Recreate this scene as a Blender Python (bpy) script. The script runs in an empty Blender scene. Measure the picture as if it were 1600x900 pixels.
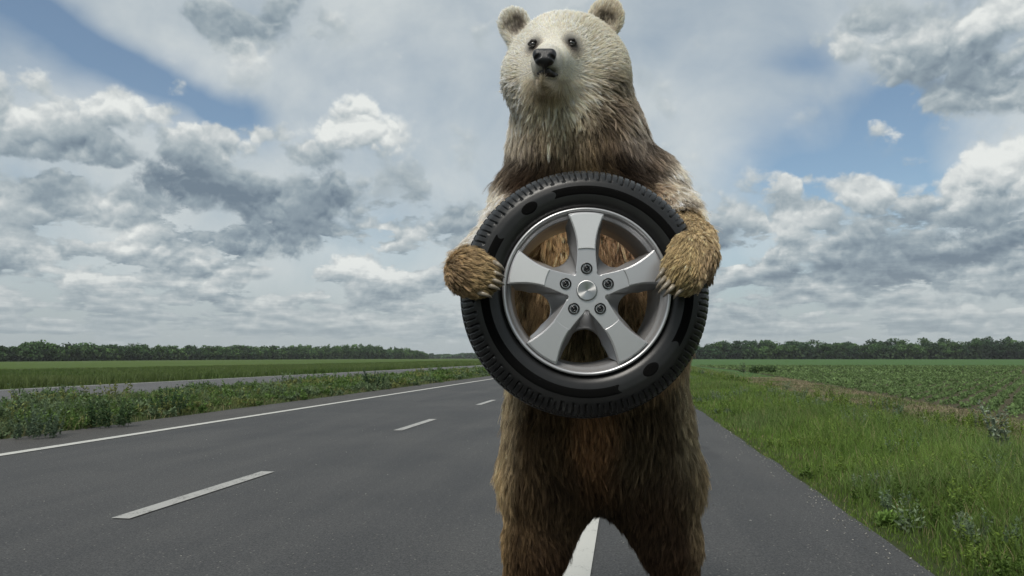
import bpy, bmesh, math, random
import numpy as np
from mathutils import Vector, Matrix
from mathutils.kdtree import KDTree

S = bpy.context.scene
C = S.collection
R = math.radians
rng = np.random.default_rng(7)
random.seed(7)

# ------------------------------------------------------------------ camera
CAM_H = 1.2
F = 1150.0                       # focal length in pixels of the 1600 px wide photograph
HOR = 560.0
pitch = math.atan((HOR - 450.0) / F)
cam = bpy.data.cameras.new('camera')
cam.sensor_width = 36.0
cam.lens = F / 1600.0 * 36.0
cam.clip_start = 0.05
cam.clip_end = 20000.0
camo = bpy.data.objects.new('camera', cam)
C.objects.link(camo)
camo.location = (0, 0, CAM_H)
camo.rotation_euler = (R(90) + pitch, 0, 0)
S.camera = camo
cp, sp = math.cos(pitch), math.sin(pitch)


def ray(px, py):
    """direction of the photograph's pixel (1600 x 900), scaled so that y = 1"""
    d = np.array([px - 800.0, F * cp - (450.0 - py) * sp, F * sp + (450.0 - py) * cp])
    return d / d[1]


def P(px, py, Y):
    d = ray(px, py) * Y
    return np.array([d[0], d[1], d[2] + CAM_H])


def proj(p):
    """world points (n,3) -> picture coordinates, used only to lay out fur pigment on the body"""
    q = np.asarray(p, float) - np.array([0, 0, CAM_H])
    dep = q[:, 1] * cp + q[:, 2] * sp
    up = -q[:, 1] * sp + q[:, 2] * cp
    return 800 + F * q[:, 0] / dep, 450 - F * up / dep


# ------------------------------------------------------------------ exposure, sun, world
S.view_settings.view_transform = 'Standard'
S.view_settings.look = 'None'
S.view_settings.gamma = 1.0
S.view_settings.exposure = 0.14
S.view_settings.use_curve_mapping = False
S.render.engine = 'CYCLES'
S.cycles.use_denoising = True
S.cycles.max_bounces = 6
S.cycles.diffuse_bounces = 3
S.cycles.glossy_bounces = 3
S.cycles.transmission_bounces = 2
S.cycles.transparent_max_bounces = 4
S.cycles.volume_bounces = 0
S.cycles.caustics_reflective = False
S.cycles.caustics_refractive = False
try:
    S.cycles_curves.shape = 'RIBBONS'
    S.cycles_curves.subdivisions = 1
except Exception:
    pass

SUN_EL, SUN_AZ = 54.0, 204.0      # azimuth clockwise from +Y: behind the camera, a little to its left
sl = bpy.data.lights.new('sun', 'SUN')
sl.energy = 2.85
sl.angle = R(22)
sl.color = (1.0, 0.95, 0.87)
so = bpy.data.objects.new('sun', sl)
C.objects.link(so)
so.location = (0, -5, 12)
sd = Vector((math.sin(R(SUN_AZ)) * math.cos(R(SUN_EL)), math.cos(R(SUN_AZ)) * math.cos(R(SUN_EL)), math.sin(R(SUN_EL))))
so.rotation_euler = sd.to_track_quat('Z', 'Y').to_euler()


class NT:
    """little helper to write node trees as expressions"""
    def __init__(s, tree):
        s.t = tree

    def n(s, typ, **kw):
        nd = s.t.nodes.new(typ)
        for k, v in kw.items():
            setattr(nd, k, v)
        return nd

    def put(s, sock, v):
        if isinstance(v, bpy.types.NodeSocket):
            s.t.links.new(v, sock)
        elif v is not None:
            if isinstance(v, (tuple, list)) and len(v) == 3 and sock.type == 'RGBA':
                v = tuple(v) + (1.0,)
            sock.default_value = v

    def m(s, op, a, b=None, c=None, clamp=False):
        nd = s.n('ShaderNodeMath', operation=op)
        nd.use_clamp = clamp
        s.put(nd.inputs[0], a)
        s.put(nd.inputs[1], b)
        s.put(nd.inputs[2], c)
        return nd.outputs[0]

    def v(s, op, a, b=None, c=None):
        nd = s.n('ShaderNodeVectorMath', operation=op)
        s.put(nd.inputs[0], a)
        s.put(nd.inputs[1], b)
        if c is not None:
            if op == 'SCALE':
                s.put(nd.inputs[3], c)
            else:
                s.put(nd.inputs[2], c)
        return nd.outputs['Value'] if op in ('LENGTH', 'DOT_PRODUCT', 'DISTANCE') else nd.outputs[0]

    def comb(s, x, y, z=0.0):
        nd = s.n('ShaderNodeCombineXYZ')
        s.put(nd.inputs[0], x); s.put(nd.inputs[1], y); s.put(nd.inputs[2], z)
        return nd.outputs[0]

    def sep(s, a):
        nd = s.n('ShaderNodeSeparateXYZ')
        s.put(nd.inputs[0], a)
        return nd.outputs

    def rng(s, v, a, b, c=0.0, d=1.0, smooth=True):
        nd = s.n('ShaderNodeMapRange')
        nd.interpolation_type = 'SMOOTHSTEP' if smooth else 'LINEAR'
        s.put(nd.inputs[0], v)
        for i, x in zip((1, 2, 3, 4), (a, b, c, d)):
            s.put(nd.inputs[i], x)
        return nd.outputs[0]

    def noise(s, vec, scale, detail=4, rough=0.55, dist=0.0, col=False, lac=2.0):
        nd = s.n('ShaderNodeTexNoise')
        s.put(nd.inputs['Vector'], vec)
        nd.inputs['Scale'].default_value = scale
        nd.inputs['Detail'].default_value = detail
        nd.inputs['Roughness'].default_value = rough
        nd.inputs['Lacunarity'].default_value = lac
        nd.inputs['Distortion'].default_value = dist
        return nd.outputs['Color' if col else 'Fac']

    def mix(s, f, a, b, mode='MIX'):
        nd = s.n('ShaderNodeMix', data_type='RGBA', blend_type=mode)
        s.put(nd.inputs[0], f)
        s.put(nd.inputs[6], a)
        s.put(nd.inputs[7], b)
        return nd.outputs[2]

    def ramp(s, f, stops):
        nd = s.n('ShaderNodeValToRGB')
        s.put(nd.inputs[0], f)
        el = nd.color_ramp.elements
        while len(el) < len(stops):
            el.new(0.5)
        for e, (p, c) in zip(el, stops):
            e.position = p
            e.color = tuple(c) + (1,) if len(c) == 3 else c
        return nd.outputs[0]


W = bpy.data.worlds.new('World')
S.world = W
W.use_nodes = True
W.node_tree.nodes.clear()
w = NT(W.node_tree)
sky = w.n('ShaderNodeTexSky', sky_type='NISHITA')
sky.sun_disc = False
sky.sun_elevation = R(SUN_EL)
sky.sun_rotation = R(SUN_AZ)
sky.air_density = 1.0
sky.dust_density = 1.6
sky.ozone_density = 1.6
gd = w.v('NORMALIZE', w.n('ShaderNodeTexCoord').outputs['Generated'])
gx, gy, gz = w.sep(gd)[:3]
hl = w.m('SQRT', w.m('ADD', w.m('MULTIPLY', gx, gx), w.m('MULTIPLY', gy, gy)))
U = w.m('ARCTAN2', gx, gy)
V = w.m('MAXIMUM', w.m('DIVIDE', gz, w.m('MAXIMUM', hl, 0.02)), 0.0)
q = w.v('MULTIPLY', gd, (1.0, 1.0, 1.12))
q2 = w.comb(w.m('MULTIPLY', U, 2.6), w.m('MULTIPLY', w.m('LOGARITHM', w.m('ADD', V, 0.07), math.e), 1.55), 0.0)
# billow displacement of the cloud outlines
wa = w.v('SUBTRACT', w.noise(q, 15.0, 5, 0.60, 0.0, True), (0.5, 0.5, 0.5))
wb = w.v('SUBTRACT', w.noise(w.v('ADD', q, (7.3, 2.1, 0.0)), 3.6, 4, 0.5, 0.0, True), (0.5, 0.5, 0.5))
uv = w.comb(U, V, 0.0)
uvw = w.v('ADD', uv, w.v('ADD', w.v('SCALE', wa, None, 0.085), w.v('SCALE', wb, None, 0.06)))
uvs = w.v('ADD', uv, w.v('SCALE', wb, None, 0.20))


def blob(field, px, py, rx, ry, rot=0.0, soft=0.0):
    d = ray(px, py)
    az = math.atan2(d[0], 1.0)
    hv = math.hypot(d[0], 1.0)
    ve = d[2] / hv
    sx = rx / F * 0.93
    sy = ry / F * 0.93
    vec = w.v('SUBTRACT', field, (az, ve, 0.0))
    if rot:
        nd = w.n('ShaderNodeVectorRotate', rotation_type='Z_AXIS')
        w.put(nd.inputs['Vector'], vec)
        nd.inputs['Angle'].default_value = R(rot)
        vec = nd.outputs[0]
    ln = w.v('LENGTH', w.v('MULTIPLY', vec, (1.0 / sx, 1.0 / sy, 0.0)))
    return w.rng(ln, soft, 1.0 if soft else 1.35, 1.0, 0.0)


def total(lst):
    acc = None
    for f, wt in lst:
        acc = w.m('MULTIPLY', f, wt) if acc is None else w.m('MULTIPLY_ADD', f, wt, acc)
    return acc

# --- openings of blue sky in the high veil (soft), photograph positions -> directions
BLUE = [(40, 75, 230, 75, 25, 1.0), (215, 135, 200, 62, 30, 1.0), (350, 205, 120, 44, 30, .75), (0, 20, 110, 50, 0, .35),
        (1330, 225, 190, 85, 0, 1.0), (1420, 275, 120, 55, 0, .8), (1230, 285, 120, 60, 0, .6), (1390, 150, 90, 60, 0, .7),
        (1265, 95, 60, 40, 20, .6), (1180, 320, 90, 80, 0, .35), (20, 345, 90, 50, 0, .3), (620, 395, 100, 60, 0, .25),
        (1130, 420, 70, 60, 0, .35), (600, 500, 260, 60, 0, .15), (660, 30, 80, 60, 0, -.1)]
# --- cumulus bodies (crisp)
CUM = [(55, 190, 135, 62, 1.0), (170, 180, 85, 68, 1.0), (70, 230, 190, 42, 1.0), (245, 190, 50, 34, .8),
       (330, 235, 105, 45, 1.0), (290, 300, 130, 80, 1.0), (420, 330, 150, 72, 1.0), (530, 310, 75, 62, 1.0), (400, 215, 80, 26, .8),
       (570, 205, 140, 70, 1.0), (500, 260, 90, 50, .9),
       (75, 305, 52, 26, 1.0), (75, 285, 25, 20, .8), (265, 140, 26, 20, .42), (190, 365, 60, 46, .9), (120, 440, 110, 22, .8), (0, 410, 70, 35, .8),
       (330, 430, 110, 28, .9), (560, 410, 62, 32, 1.0), (600, 445, 90, 28, .9), (240, 440, 100, 30, .8), (450, 385, 120, 28, .8),
       (360, 40, 140, 62, .9), (460, 20, 90, 40, .6), (720, 330, 60, 60, .8), (640, 460, 60, 20, .8), (420, 480, 140, 18, .7), (150, 480, 150, 18, .7),
       (1480, 60, 180, 95, 1.0), (1560, 130, 130, 60, 1.0), (1340, 60, 80, 60, .8), (1590, 240, 90, 80, 1.0), (1530, 290, 110, 60, 1.0), (1480, 320, 120, 40, .9),
       (1395, 202, 36, 26, .60), (1345, 312, 62, 40, 1.0), (1290, 330, 70, 30, .9), (1245, 300, 36, 36, .9), (1245, 385, 60, 50, 1.0), (1200, 420, 70, 30, .9),
       (1330, 400, 150, 60, 1.0), (1500, 390, 160, 62, 1.0), (1560, 450, 160, 30, .9), (1300, 470, 170, 30, .8), (1140, 480, 120, 22, .7), (1110, 365, 42, 40, .9),
       (1450, 480, 150, 26, .8), (1075, 240, 60, 110, .4)]
# --- bright crowns and dark undersides (soft)
LIGHT = [(55, 160, 110, 45, .55), (185, 155, 70, 45, .75), (330, 210, 80, 28, .45), (560, 175, 110, 50, .65), (490, 215, 80, 30, .55), (600, 215, 80, 40, .35),
         (190, 370, 60, 36, .5), (550, 398, 60, 22, .6), (600, 430, 70, 18, .5), (110, 425, 90, 16, .4), (1540, 25, 100, 40, .6), (1340, 50, 70, 40, .3),
         (1570, 215, 80, 60, .75), (1500, 280, 80, 40, .6), (1345, 295, 60, 26, .75), (1240, 290, 36, 26, .45), (1245, 370, 60, 32, .75), (1395, 200, 30, 20, .5),
         (1120, 150, 120, 130, .25), (1150, 260, 90, 70, .25), (430, 120, 200, 60, .22), (640, 130, 120, 90, .22), (300, 90, 160, 30, .2), (440, 300, 30, 40, .3),
         (1560, 430, 120, 18, .5), (1180, 395, 60, 22, .4), (700, 60, 150, 60, .15), (550, 340, 90, 10, .4), (265, 140, 20, 14, .4), (300, 445, 100, 12, .35)]
DARK = [(40, 245, 170, 24, .55), (180, 225, 80, 28, .40), (60, 200, 70, 22, .22), (300, 310, 140, 70, .72), (430, 340, 140, 56, .70), (520, 320, 75, 56, .72), (250, 290, 70, 50, .5),
        (400, 375, 160, 22, .6), (75, 306, 55, 30, .95), (365, 42, 130, 48, .62), (470, 35, 90, 40, .35), (600, 262, 110, 24, .4), (720, 335, 55, 48, .55), (350, 460, 160, 16, .45),
        (1520, 115, 150, 52, .75), (1430, 70, 90, 50, .25), (1590, 175, 80, 30, .5), (1570, 320, 120, 26, .65), (1400, 345, 100, 24, .5), (1330, 410, 140, 44, .75), (1470, 400, 110, 40, .6),
        (1230, 430, 110, 22, .5), (1110, 365, 44, 40, .6), (1600, 400, 90, 40, .55), (1300, 500, 260, 14, .3), (200, 505, 300, 14, .3), (600, 470, 130, 14, .3), (1050, 90, 80, 60, .2),
        (20, 440, 90, 12, .35), (1240, 330, 60, 18, .4), (760, 150, 90, 60, .18), (620, 310, 60, 40, .3)]

f_blue = total([(blob(uvs, a, b, c, d, r), wt) for a, b, c, d, r, wt in BLUE])
f_cum = None
for a, b, c, d, wt in CUM:
    f = w.m('MULTIPLY', blob(uvw, a, b, c, d), wt)
    f_cum = f if f_cum is None else w.m('MAXIMUM', f_cum, f)
f_li = total([(blob(uvw, a, b, c * 1.1, d * 1.1), wt) for a, b, c, d, wt in LIGHT])
f_da = total([(blob(uvw, a, b, c * 1.1, d * 1.1), wt) for a, b, c, d, wt in DARK])



OFF = (-0.0015, 0.0, 0.0080)


def puffs(vec, sc, det):
    nd = w.n('ShaderNodeTexNoise')
    nd.noise_type = 'RIDGED_MULTIFRACTAL'
    w.put(nd.inputs['Vector'], vec)
    nd.inputs['Scale'].default_value = sc
    nd.inputs['Detail'].default_value = det
    nd.inputs['Roughness'].default_value = 0.52
    nd.inputs['Offset'].default_value = 1.0
    nd.inputs['Gain'].default_value = 1.6
    nd.normalize = True
    return w.m('SUBTRACT', 1.0, nd.outputs['Fac'])


bsrc = w.v('ADD', q, w.v('SCALE', wa, None, 0.035))
bil = puffs(bsrc, 13.0, 3.0)
bil_u = puffs(w.v('ADD', bsrc, OFF), 13.0, 3.0)
fine_n = w.noise(q, 30.0, 7, 0.60)
fine_u = w.noise(w.v('ADD', q, OFF), 30.0, 6, 0.57)
fine = w.m('ADD', w.m('MULTIPLY', fine_n, 0.55), w.m('MULTIPLY', bil, 0.45))
fine_up = w.m('ADD', w.m('MULTIPLY', fine_u, 0.55), w.m('MULTIPLY', bil_u, 0.45))
relief = w.m('SUBTRACT', fine, fine_up)
rows = w.noise(q2, 3.1, 7, 0.60)
rows_up = w.noise(w.v('ADD', q2, (0.01, 0.07, 0.0)), 3.1, 6, 0.57)
low = w.rng(V, 0.02, 0.24, 1.0, 0.0)
high = w.rng(V, 0.45, 0.75, 0.0, 1.0)

# cumulus density: bodies torn by noise
veil_n = w.noise(w.v('MULTIPLY', q, (1.0, 1.5, 1.0)), 4.2, 7, 0.58, 0.3)
rowm = w.m('MULTIPLY', w.rng(rows, 0.38, 0.54), w.m('MULTIPLY', w.rng(V, 0.008, 0.035), w.rng(V, 0.15, 0.29, 1.0, 0.0)))
f_cum = w.m('MAXIMUM', f_cum, w.m('MULTIPLY', rowm, 0.85))
dens = w.m('ADD', f_cum, w.m('MULTIPLY', w.m('SUBTRACT', fine, 0.5), 0.9))
a_cum = w.rng(dens, 0.06, 0.42)
dens_lo = w.m('ADD', w.m('MULTIPLY', w.m('SUBTRACT', rows, 0.50), 5.0), 0.0)
a_row = w.m('MULTIPLY', w.rng(w.m('ADD', w.m('MULTIPLY', fine, .5), w.m('MULTIPLY', veil_n, .5)), 0.45, 0.60), w.m('SUBTRACT', 0.55, w.m('MULTIPLY', f_blue, 0.6), None, True))
# high thin veil
veil = w.m('SUBTRACT', w.m('ADD', 0.80, w.m('MULTIPLY', w.m('SUBTRACT', veil_n, 0.5), 1.0)), w.m('MULTIPLY', f_blue, 0.72), None, True)
veil = w.m('MINIMUM', w.m('MAXIMUM', veil, 0.05), 0.93)

L = w.m('ADD', 0.56, w.m('SUBTRACT', w.m('MULTIPLY', f_li, 0.46), w.m('MULTIPLY', f_da, 0.46)))
L = w.m('ADD', L, w.m('MULTIPLY', relief, 1.1))
L = w.m('ADD', L, w.m('MULTIPLY', w.m('MULTIPLY', w.m('SUBTRACT', rows, rows_up), 2.6), low))
L = w.m('ADD', L, w.m('MULTIPLY', w.m('SUBTRACT', w.noise(q, 6.0, 5, 0.5), 0.5), 0.40), None, True)
KC = 9.7
ccol = w.ramp(L, [(0.0, (.160, .210, .260)), (0.30, (.262, .322, .365)), (0.55, (.400, .455, .480)), (0.78, (.570, .605, .608)), (1.0, (.74, .765, .745))])
ccol = w.v('SCALE', ccol, None, KC)
Lv = w.m('ADD', 0.62, w.m('ADD', w.m('MULTIPLY', w.m('SUBTRACT', veil_n, 0.5), 0.9), w.m('SUBTRACT', w.m('MULTIPLY', f_li, 0.30), w.m('MULTIPLY', f_da, 0.10))), None, True)
vcol = w.ramp(Lv, [(0.0, (.30, .38, .45)), (0.45, (.43, .49, .52)), (1.0, (.68, .71, .70))])
vcol = w.v('SCALE', vcol, None, KC)
SKYK = 1.0
base = w.v('MULTIPLY', sky.outputs[0], (1.04 * SKYK, 1.08 * SKYK, 1.02 * SKYK))
c1 = w.mix(veil, base, vcol)
c2 = w.mix(a_row, c1, ccol)
c3 = w.mix(a_cum, c2, ccol)
# air along the horizon
hz = w.rng(V, 0.0, 0.15, 0.74, 0.0)
c4 = w.mix(hz, c3, tuple(x * KC for x in (.365, .415, .435)))
bg = w.n('ShaderNodeBackground')
bg.inputs['Strength'].default_value = 0.10
w.put(bg.inputs[0], c4)
wo = w.n('ShaderNodeOutputWorld')
w.t.links.new(bg.outputs[0], wo.inputs[0])
try:
    W.cycles.sampling_method = 'MANUAL'
    W.cycles.sample_map_resolution = 512
except Exception:
    pass
S.cycles.use_adaptive_sampling = True
S.cycles.adaptive_threshold = 0.02


# ------------------------------------------------------------------ object helpers
def tag(o, label=None, cat=None, group=None, kind=None):
    for kk, vv in (('label', label), ('category', cat), ('group', group), ('kind', kind)):
        if vv:
            o[kk] = vv
    return o


def link(name, me, mat=None, parent=None):
    o = bpy.data.objects.new(name, me)
    C.objects.link(o)
    if mat is not None:
        me.materials.append(mat)
    if parent is not None:
        o.parent = parent
        bpy.context.view_layer.update()
        o.matrix_parent_inverse = parent.matrix_world.inverted()
    return o


def empty(name, loc):
    o = bpy.data.objects.new(name, None)
    C.objects.link(o)
    o.location = loc
    bpy.context.view_layer.update()
    return o


def np_mesh(name, verts, faces, smooth=True, col=None):
    """verts (n,3); faces: list of (m,k) int arrays; col (n,3) point colour"""
    me = bpy.data.meshes.new(name)
    verts = np.ascontiguousarray(verts, np.float32)
    me.vertices.add(len(verts))
    me.vertices.foreach_set('co', verts.ravel())
    faces = [np.asarray(f, np.int32) for f in faces if len(f)]
    loops = np.concatenate([f.ravel() for f in faces])
    tot = np.concatenate([np.full(len(f), f.shape[1], np.int32) for f in faces])
    start = np.concatenate([[0], np.cumsum(tot)[:-1]]).astype(np.int32)
    me.loops.add(len(loops))
    me.loops.foreach_set('vertex_index', loops.astype(np.int32))
    me.polygons.add(len(tot))
    me.polygons.foreach_set('loop_start', start)
    me.polygons.foreach_set('loop_total', tot)
    me.update(calc_edges=True)
    if smooth:
        me.polygons.foreach_set('use_smooth', np.ones(len(tot), bool))
    if col is not None:
        a = me.attributes.new('tint', 'FLOAT_COLOR', 'POINT')
        c4 = np.ones((len(verts), 4), np.float32)
        c4[:, :3] = col
        a.data.foreach_set('color', c4.ravel())
    me.validate()
    return me


def mat(name):
    m = bpy.data.materials.new(name)
    m.use_nodes = True
    t = NT(m.node_tree)
    b = [n for n in m.node_tree.nodes if n.type == 'BSDF_PRINCIPLED'][0]
    return m, t, b


def bump(t, b, h, strength=0.4, dist=0.02):
    nd = t.n('ShaderNodeBump')
    nd.inputs['Strength'].default_value = strength
    nd.inputs['Distance'].default_value = dist
    t.put(nd.inputs['Height'], h)
    t.t.links.new(nd.outputs[0], b.inputs['Normal'])


def opos(t):
    return t.n('ShaderNodeNewGeometry').outputs['Position']


# ------------------------------------------------------------------ road coordinates: a = metres right of the camera, s = metres along the road
TH = math.atan(176.0 / (F * cp + 110.0 * sp))
RV = np.array([math.cos(TH), -math.sin(TH)])
FV = np.array([math.sin(TH), math.cos(TH)])


def rc(a, s, z=0.0):
    a, s = np.broadcast_arrays(np.asarray(a, float), np.asarray(s, float))
    x = a * RV[0] + s * FV[0]
    y = a * RV[1] + s * FV[1]
    return np.stack([x, y, np.broadcast_to(np.asarray(z, float), x.shape)], -1)


def gh(x, y):
    """height of the land: flat by the road, easing up or down towards the woods"""
    d = np.hypot(x, y)
    az = 800 + F * np.arctan2(x, np.maximum(y, 1e-3))
    tgt = np.interp(az, [-500, 0, 250, 600, 800, 1100, 1700], [-1.0, -0.8, -0.2, .55, .6, .5, .5])
    t = np.clip((d - 40) / 420.0, 0, 1)
    w_ = t * t * (3 - 2 * t)
    # the shoulder ditch on the right, very shallow
    return w_ * tgt * np.where(y > 0, 1, 0)


def sheet(name, acoords, scoords, z, material, edge=None, kind='structure', label=None, cat=None, parent=None):
    A, SS = np.meshgrid(acoords, scoords)
    if edge is not None:
        A = edge(A, SS)
    v = rc(A, SS, 0.0).reshape(-1, 3)
    v[:, 2] = gh(v[:, 0], v[:, 1]) + z
    n, m_ = len(scoords), len(acoords)
    i = np.arange(n * m_).reshape(n, m_)
    f = np.stack([i[:-1, :-1], i[:-1, 1:], i[1:, 1:], i[1:, :-1]], -1).reshape(-1, 4)
    o = link(name, np_mesh(name, v, [f]), material, parent)
    tag(o, label, cat, None, kind if parent is None else None)
    return o


# ------------------------------------------------------------------ materials of the ground
def asphalt_mat(name, c0, c1, speck=True):
    m, t, b = mat(name)
    p = opos(t)
    big = t.noise(p, 0.35, 4, 0.6)
    lat = t.v('DOT_PRODUCT', p, (float(RV[0]), float(RV[1]), 0.0))
    alo = t.v('DOT_PRODUCT', p, (float(FV[0]), float(FV[1]), 0.0))
    st = t.noise(t.comb(t.m('MULTIPLY', lat, 1.0), t.m('MULTIPLY', alo, 0.10), 0.0), 1.6, 5, 0.62)
    col = t.mix(t.rng(t.m('ADD', t.m('MULTIPLY', big, .5), t.m('MULTIPLY', st, .5)), 0.35, 0.65), c0, c1)
    grain = t.noise(p, 75.0, 4, 0.8)
    col = t.mix(1.0, col, t.ramp(grain, [(0.32, (.30, .30, .31)), (0.5, (1, 1, 1)), (0.68, (2.1, 2.07, 2.0))]), 'MULTIPLY')
    mid = t.noise(p, 28.0, 4, 0.65)
    col = t.mix(1.0, col, t.ramp(mid, [(0.3, (.74, .74, .75)), (0.7, (1.26, 1.26, 1.25))]), 'MULTIPLY')
    if speck:
        vo = t.n('ShaderNodeTexVoronoi', feature='F1')
        t.put(vo.inputs['Vector'], p)
        vo.inputs['Scale'].default_value = 5.5
        vr = t.sep(vo.outputs['Color'])
        sz = t.m('MULTIPLY', t.m('GREATER_THAN', vr[0], 0.72), t.m('MULTIPLY', vr[1], 0.065))
        on = t.m('LESS_THAN', vo.outputs['Distance'], sz)
        col = t.mix(t.m('MULTIPLY', on, .8), col, (.40, .39, .36))
        vo2 = t.n('ShaderNodeTexVoronoi', feature='F1')
        t.put(vo2.inputs['Vector'], p)
        vo2.inputs['Scale'].default_value = 26.0
        v2 = t.sep(vo2.outputs['Color'])
        on2 = t.m('LESS_THAN', vo2.outputs['Distance'], t.m('MULTIPLY', t.m('GREATER_THAN', v2[0], .8), .16))
        col = t.mix(t.m('MULTIPLY', on2, .8), col, (.20, .19, .175))
    t.put(b.inputs['Base Color'], col)
    b.inputs['Roughness'].default_value = 0.82
    b.inputs['Specular IOR Level'].default_value = 0.35
    bump(t, b, t.m('ADD', grain, t.m('MULTIPLY', mid, .8)), 0.6, 0.006)
    return m, t, b, col


M_road, t_, b_, col_ = asphalt_mat('asphalt', (.041, .0425, .0445), (.060, .0605, .0605))
# two old oil stains on the hard shoulder
oc = t_.n('ShaderNodeTexCoord').outputs['Object']
for (px, py, rx, ry, dk) in ((1112, 711, .16, .55, .55), (1100, 700, .12, .3, .6)):
    Yg = CAM_H / -(ray(px, py)[2])
    g = P(px, py, Yg)
    dd = t_.v('SUBTRACT', opos(t_), (g[0], g[1], 0.0))
    nd = t_.n('ShaderNodeVectorRotate', rotation_type='Z_AXIS')
    t_.put(nd.inputs['Vector'], dd)
    nd.inputs['Angle'].default_value = TH
    l_ = t_.v('LENGTH', t_.v('MULTIPLY', nd.outputs[0], (1 / rx, 1 / ry, 0)))
    l_ = t_.m('ADD', l_, t_.m('MULTIPLY', t_.m('SUBTRACT', t_.noise(opos(t_), 5.0, 3), .5), .8))
    col_ = t_.mix(t_.rng(l_, 1.1, .3, 0, dk), col_, (.03, .031, .033))
t_.put(b_.inputs['Base Color'], col_)
M_shoulder, _, _, _ = asphalt_mat('shoulder_asphalt', (.048, .0465, .0445), (.062, .060, .057))
M_road2, _, _, _ = asphalt_mat('far_asphalt', (.072, .073, .076), (.088, .088, .090), False)


def paint_mat(name, c, wear):
    m, t, b = mat(name)
    p = opos(t)
    n1 = t.noise(p, 60.0, 5, 0.7)
    n2 = t.noise(p, 5.0, 3, 0.6)
    f = t.rng(t.m('ADD', n1, t.m('MULTIPLY', t.m('SUBTRACT', n2, .5), .5)), wear, wear + .12)
    t.put(b.inputs['Base Color'], t.mix(f, c, (.13, .13, .125)))
    b.inputs['Roughness'].default_value = .75
    bump(t, b, n1, .3, .003)
    return m


M_paint = paint_mat('white_paint', (.44, .44, .41), .58)
M_dash = paint_mat('worn_white_paint', (.32, .32, .305), .53)


def soil_mat(name, cols, scale=1.0, bs=.6):
    m, t, b = mat(name)
    p = opos(t)
    n1 = t.noise(p, 14.0 * scale, 6, .7)
    n2 = t.noise(p, 0.8 * scale, 4, .6)
    n3 = t.noise(p, 90.0 * scale, 3, .7)
    f = t.m('ADD', t.m('MULTIPLY', n1, .4), t.m('ADD', t.m('MULTIPLY', n2, .35), t.m('MULTIPLY', n3, .25)))
    t.put(b.inputs['Base Color'], t.ramp(f, cols))
    b.inputs['Roughness'].default_value = .95
    b.inputs['Specular IOR Level'].default_value = .15
    bump(t, b, t.m('ADD', n1, t.m('MULTIPLY', n3, .4)), bs, .05)
    return m


M_verge = soil_mat('verge_soil', [(.3, (.020, .032, .010)), (.5, (.040, .055, .018)), (.7, (.075, .07, .035))])
M_litter = soil_mat('dry_litter', [(.3, (.07, .065, .035)), (.5, (.14, .12, .075)), (.7, (.22, .18, .125))])
M_soil = soil_mat('crop_soil', [(.3, (.035, .035, .018)), (.5, (.065, .058, .035)), (.7, (.11, .09, .06))])

M_ground, t, b = mat('far_fields')
p = opos(t)
n1 = t.noise(t.v('MULTIPLY', p, (.35, 1.0, 1.0)), 0.9, 7, .65)
n2 = t.noise(t.v('MULTIPLY', p, (.2, 1.0, 1.0)), .045, 5, .6)
n3 = t.noise(p, 7.0, 4, .7)
xx = t.sep(p)[0]
left = t.ramp(t.m('ADD', t.m('MULTIPLY', n1, .55), t.m('MULTIPLY', n2, .45)), [(.35, (.050, .085, .022)), (.52, (.072, .108, .032)), (.68, (.10, .125, .048))])
right = t.ramp(t.m('ADD', t.m('MULTIPLY', n1, .5), t.m('MULTIPLY', n3, .5)), [(.35, (.042, .085, .030)), (.52, (.066, .122, .045)), (.7, (.095, .145, .060))])
side = t.rng(t.m('SUBTRACT', xx, t.m('MULTIPLY', t.sep(p)[1], 0.15)), -6.0, 4.0)
t.put(b.inputs['Base Color'], t.mix(side, left, right))
b.inputs['Roughness'].default_value = 1.0
b.inputs['Specular IOR Level'].default_value = .05
bump(t, b, t.m('ADD', n1, t.m('MULTIPLY', n3, .5)), .5, .25)

# ------------------------------------------------------------------ ground, roads, markings
rr = np.concatenate([[0.0], np.geomspace(3, 9000, 90)])
aa = np.linspace(0, 2 * math.pi, 181)[:-1]
gv = np.stack([np.outer(rr, np.sin(aa)), np.outer(rr, np.cos(aa))], -1).reshape(-1, 2)
gz_ = gh(gv[:, 0], gv[:, 1]) - 0.02
n, m_ = len(rr), len(aa)
i = np.arange(n * m_).reshape(n, m_)
j = np.roll(i, -1, 1)
f = np.stack([i[:-1], j[:-1], j[1:], i[1:]], -1).reshape(-1, 4)
f = f[m_:]
tri = np.stack([np.zeros(m_, int), j[1], i[1]], -1)[:, ::-1]
ground = link('ground', np_mesh('ground', np.column_stack([gv, gz_]), [f[:, ::-1], tri[:, ::-1]]), M_ground)
tag(ground, kind='structure')

sline = np.concatenate([np.arange(-12, 40, 1.0), np.geomspace(40, 1500, 60)])


def ragged(amp, sc, seed, sides=(1, 1)):
    r_ = np.random.default_rng(seed)
    ph = r_.uniform(0, 6.28, 8)
    fr = r_.uniform(.4, 4.0, 8) * sc

    def fn(A, SS):
        w_ = sum(np.sin(SS * fr[k_] + ph[k_]) / 8 for k_ in range(8)) * amp
        w2 = sum(np.cos(SS * fr[k_] * 1.3 + ph[k_]) / 8 for k_ in range(8)) * amp
        A = A.copy()
        A[:, 0] += w_[:, 0] * sides[0]
        A[:, -1] += w2[:, -1] * sides[1]
        return A
    return fn


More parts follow.
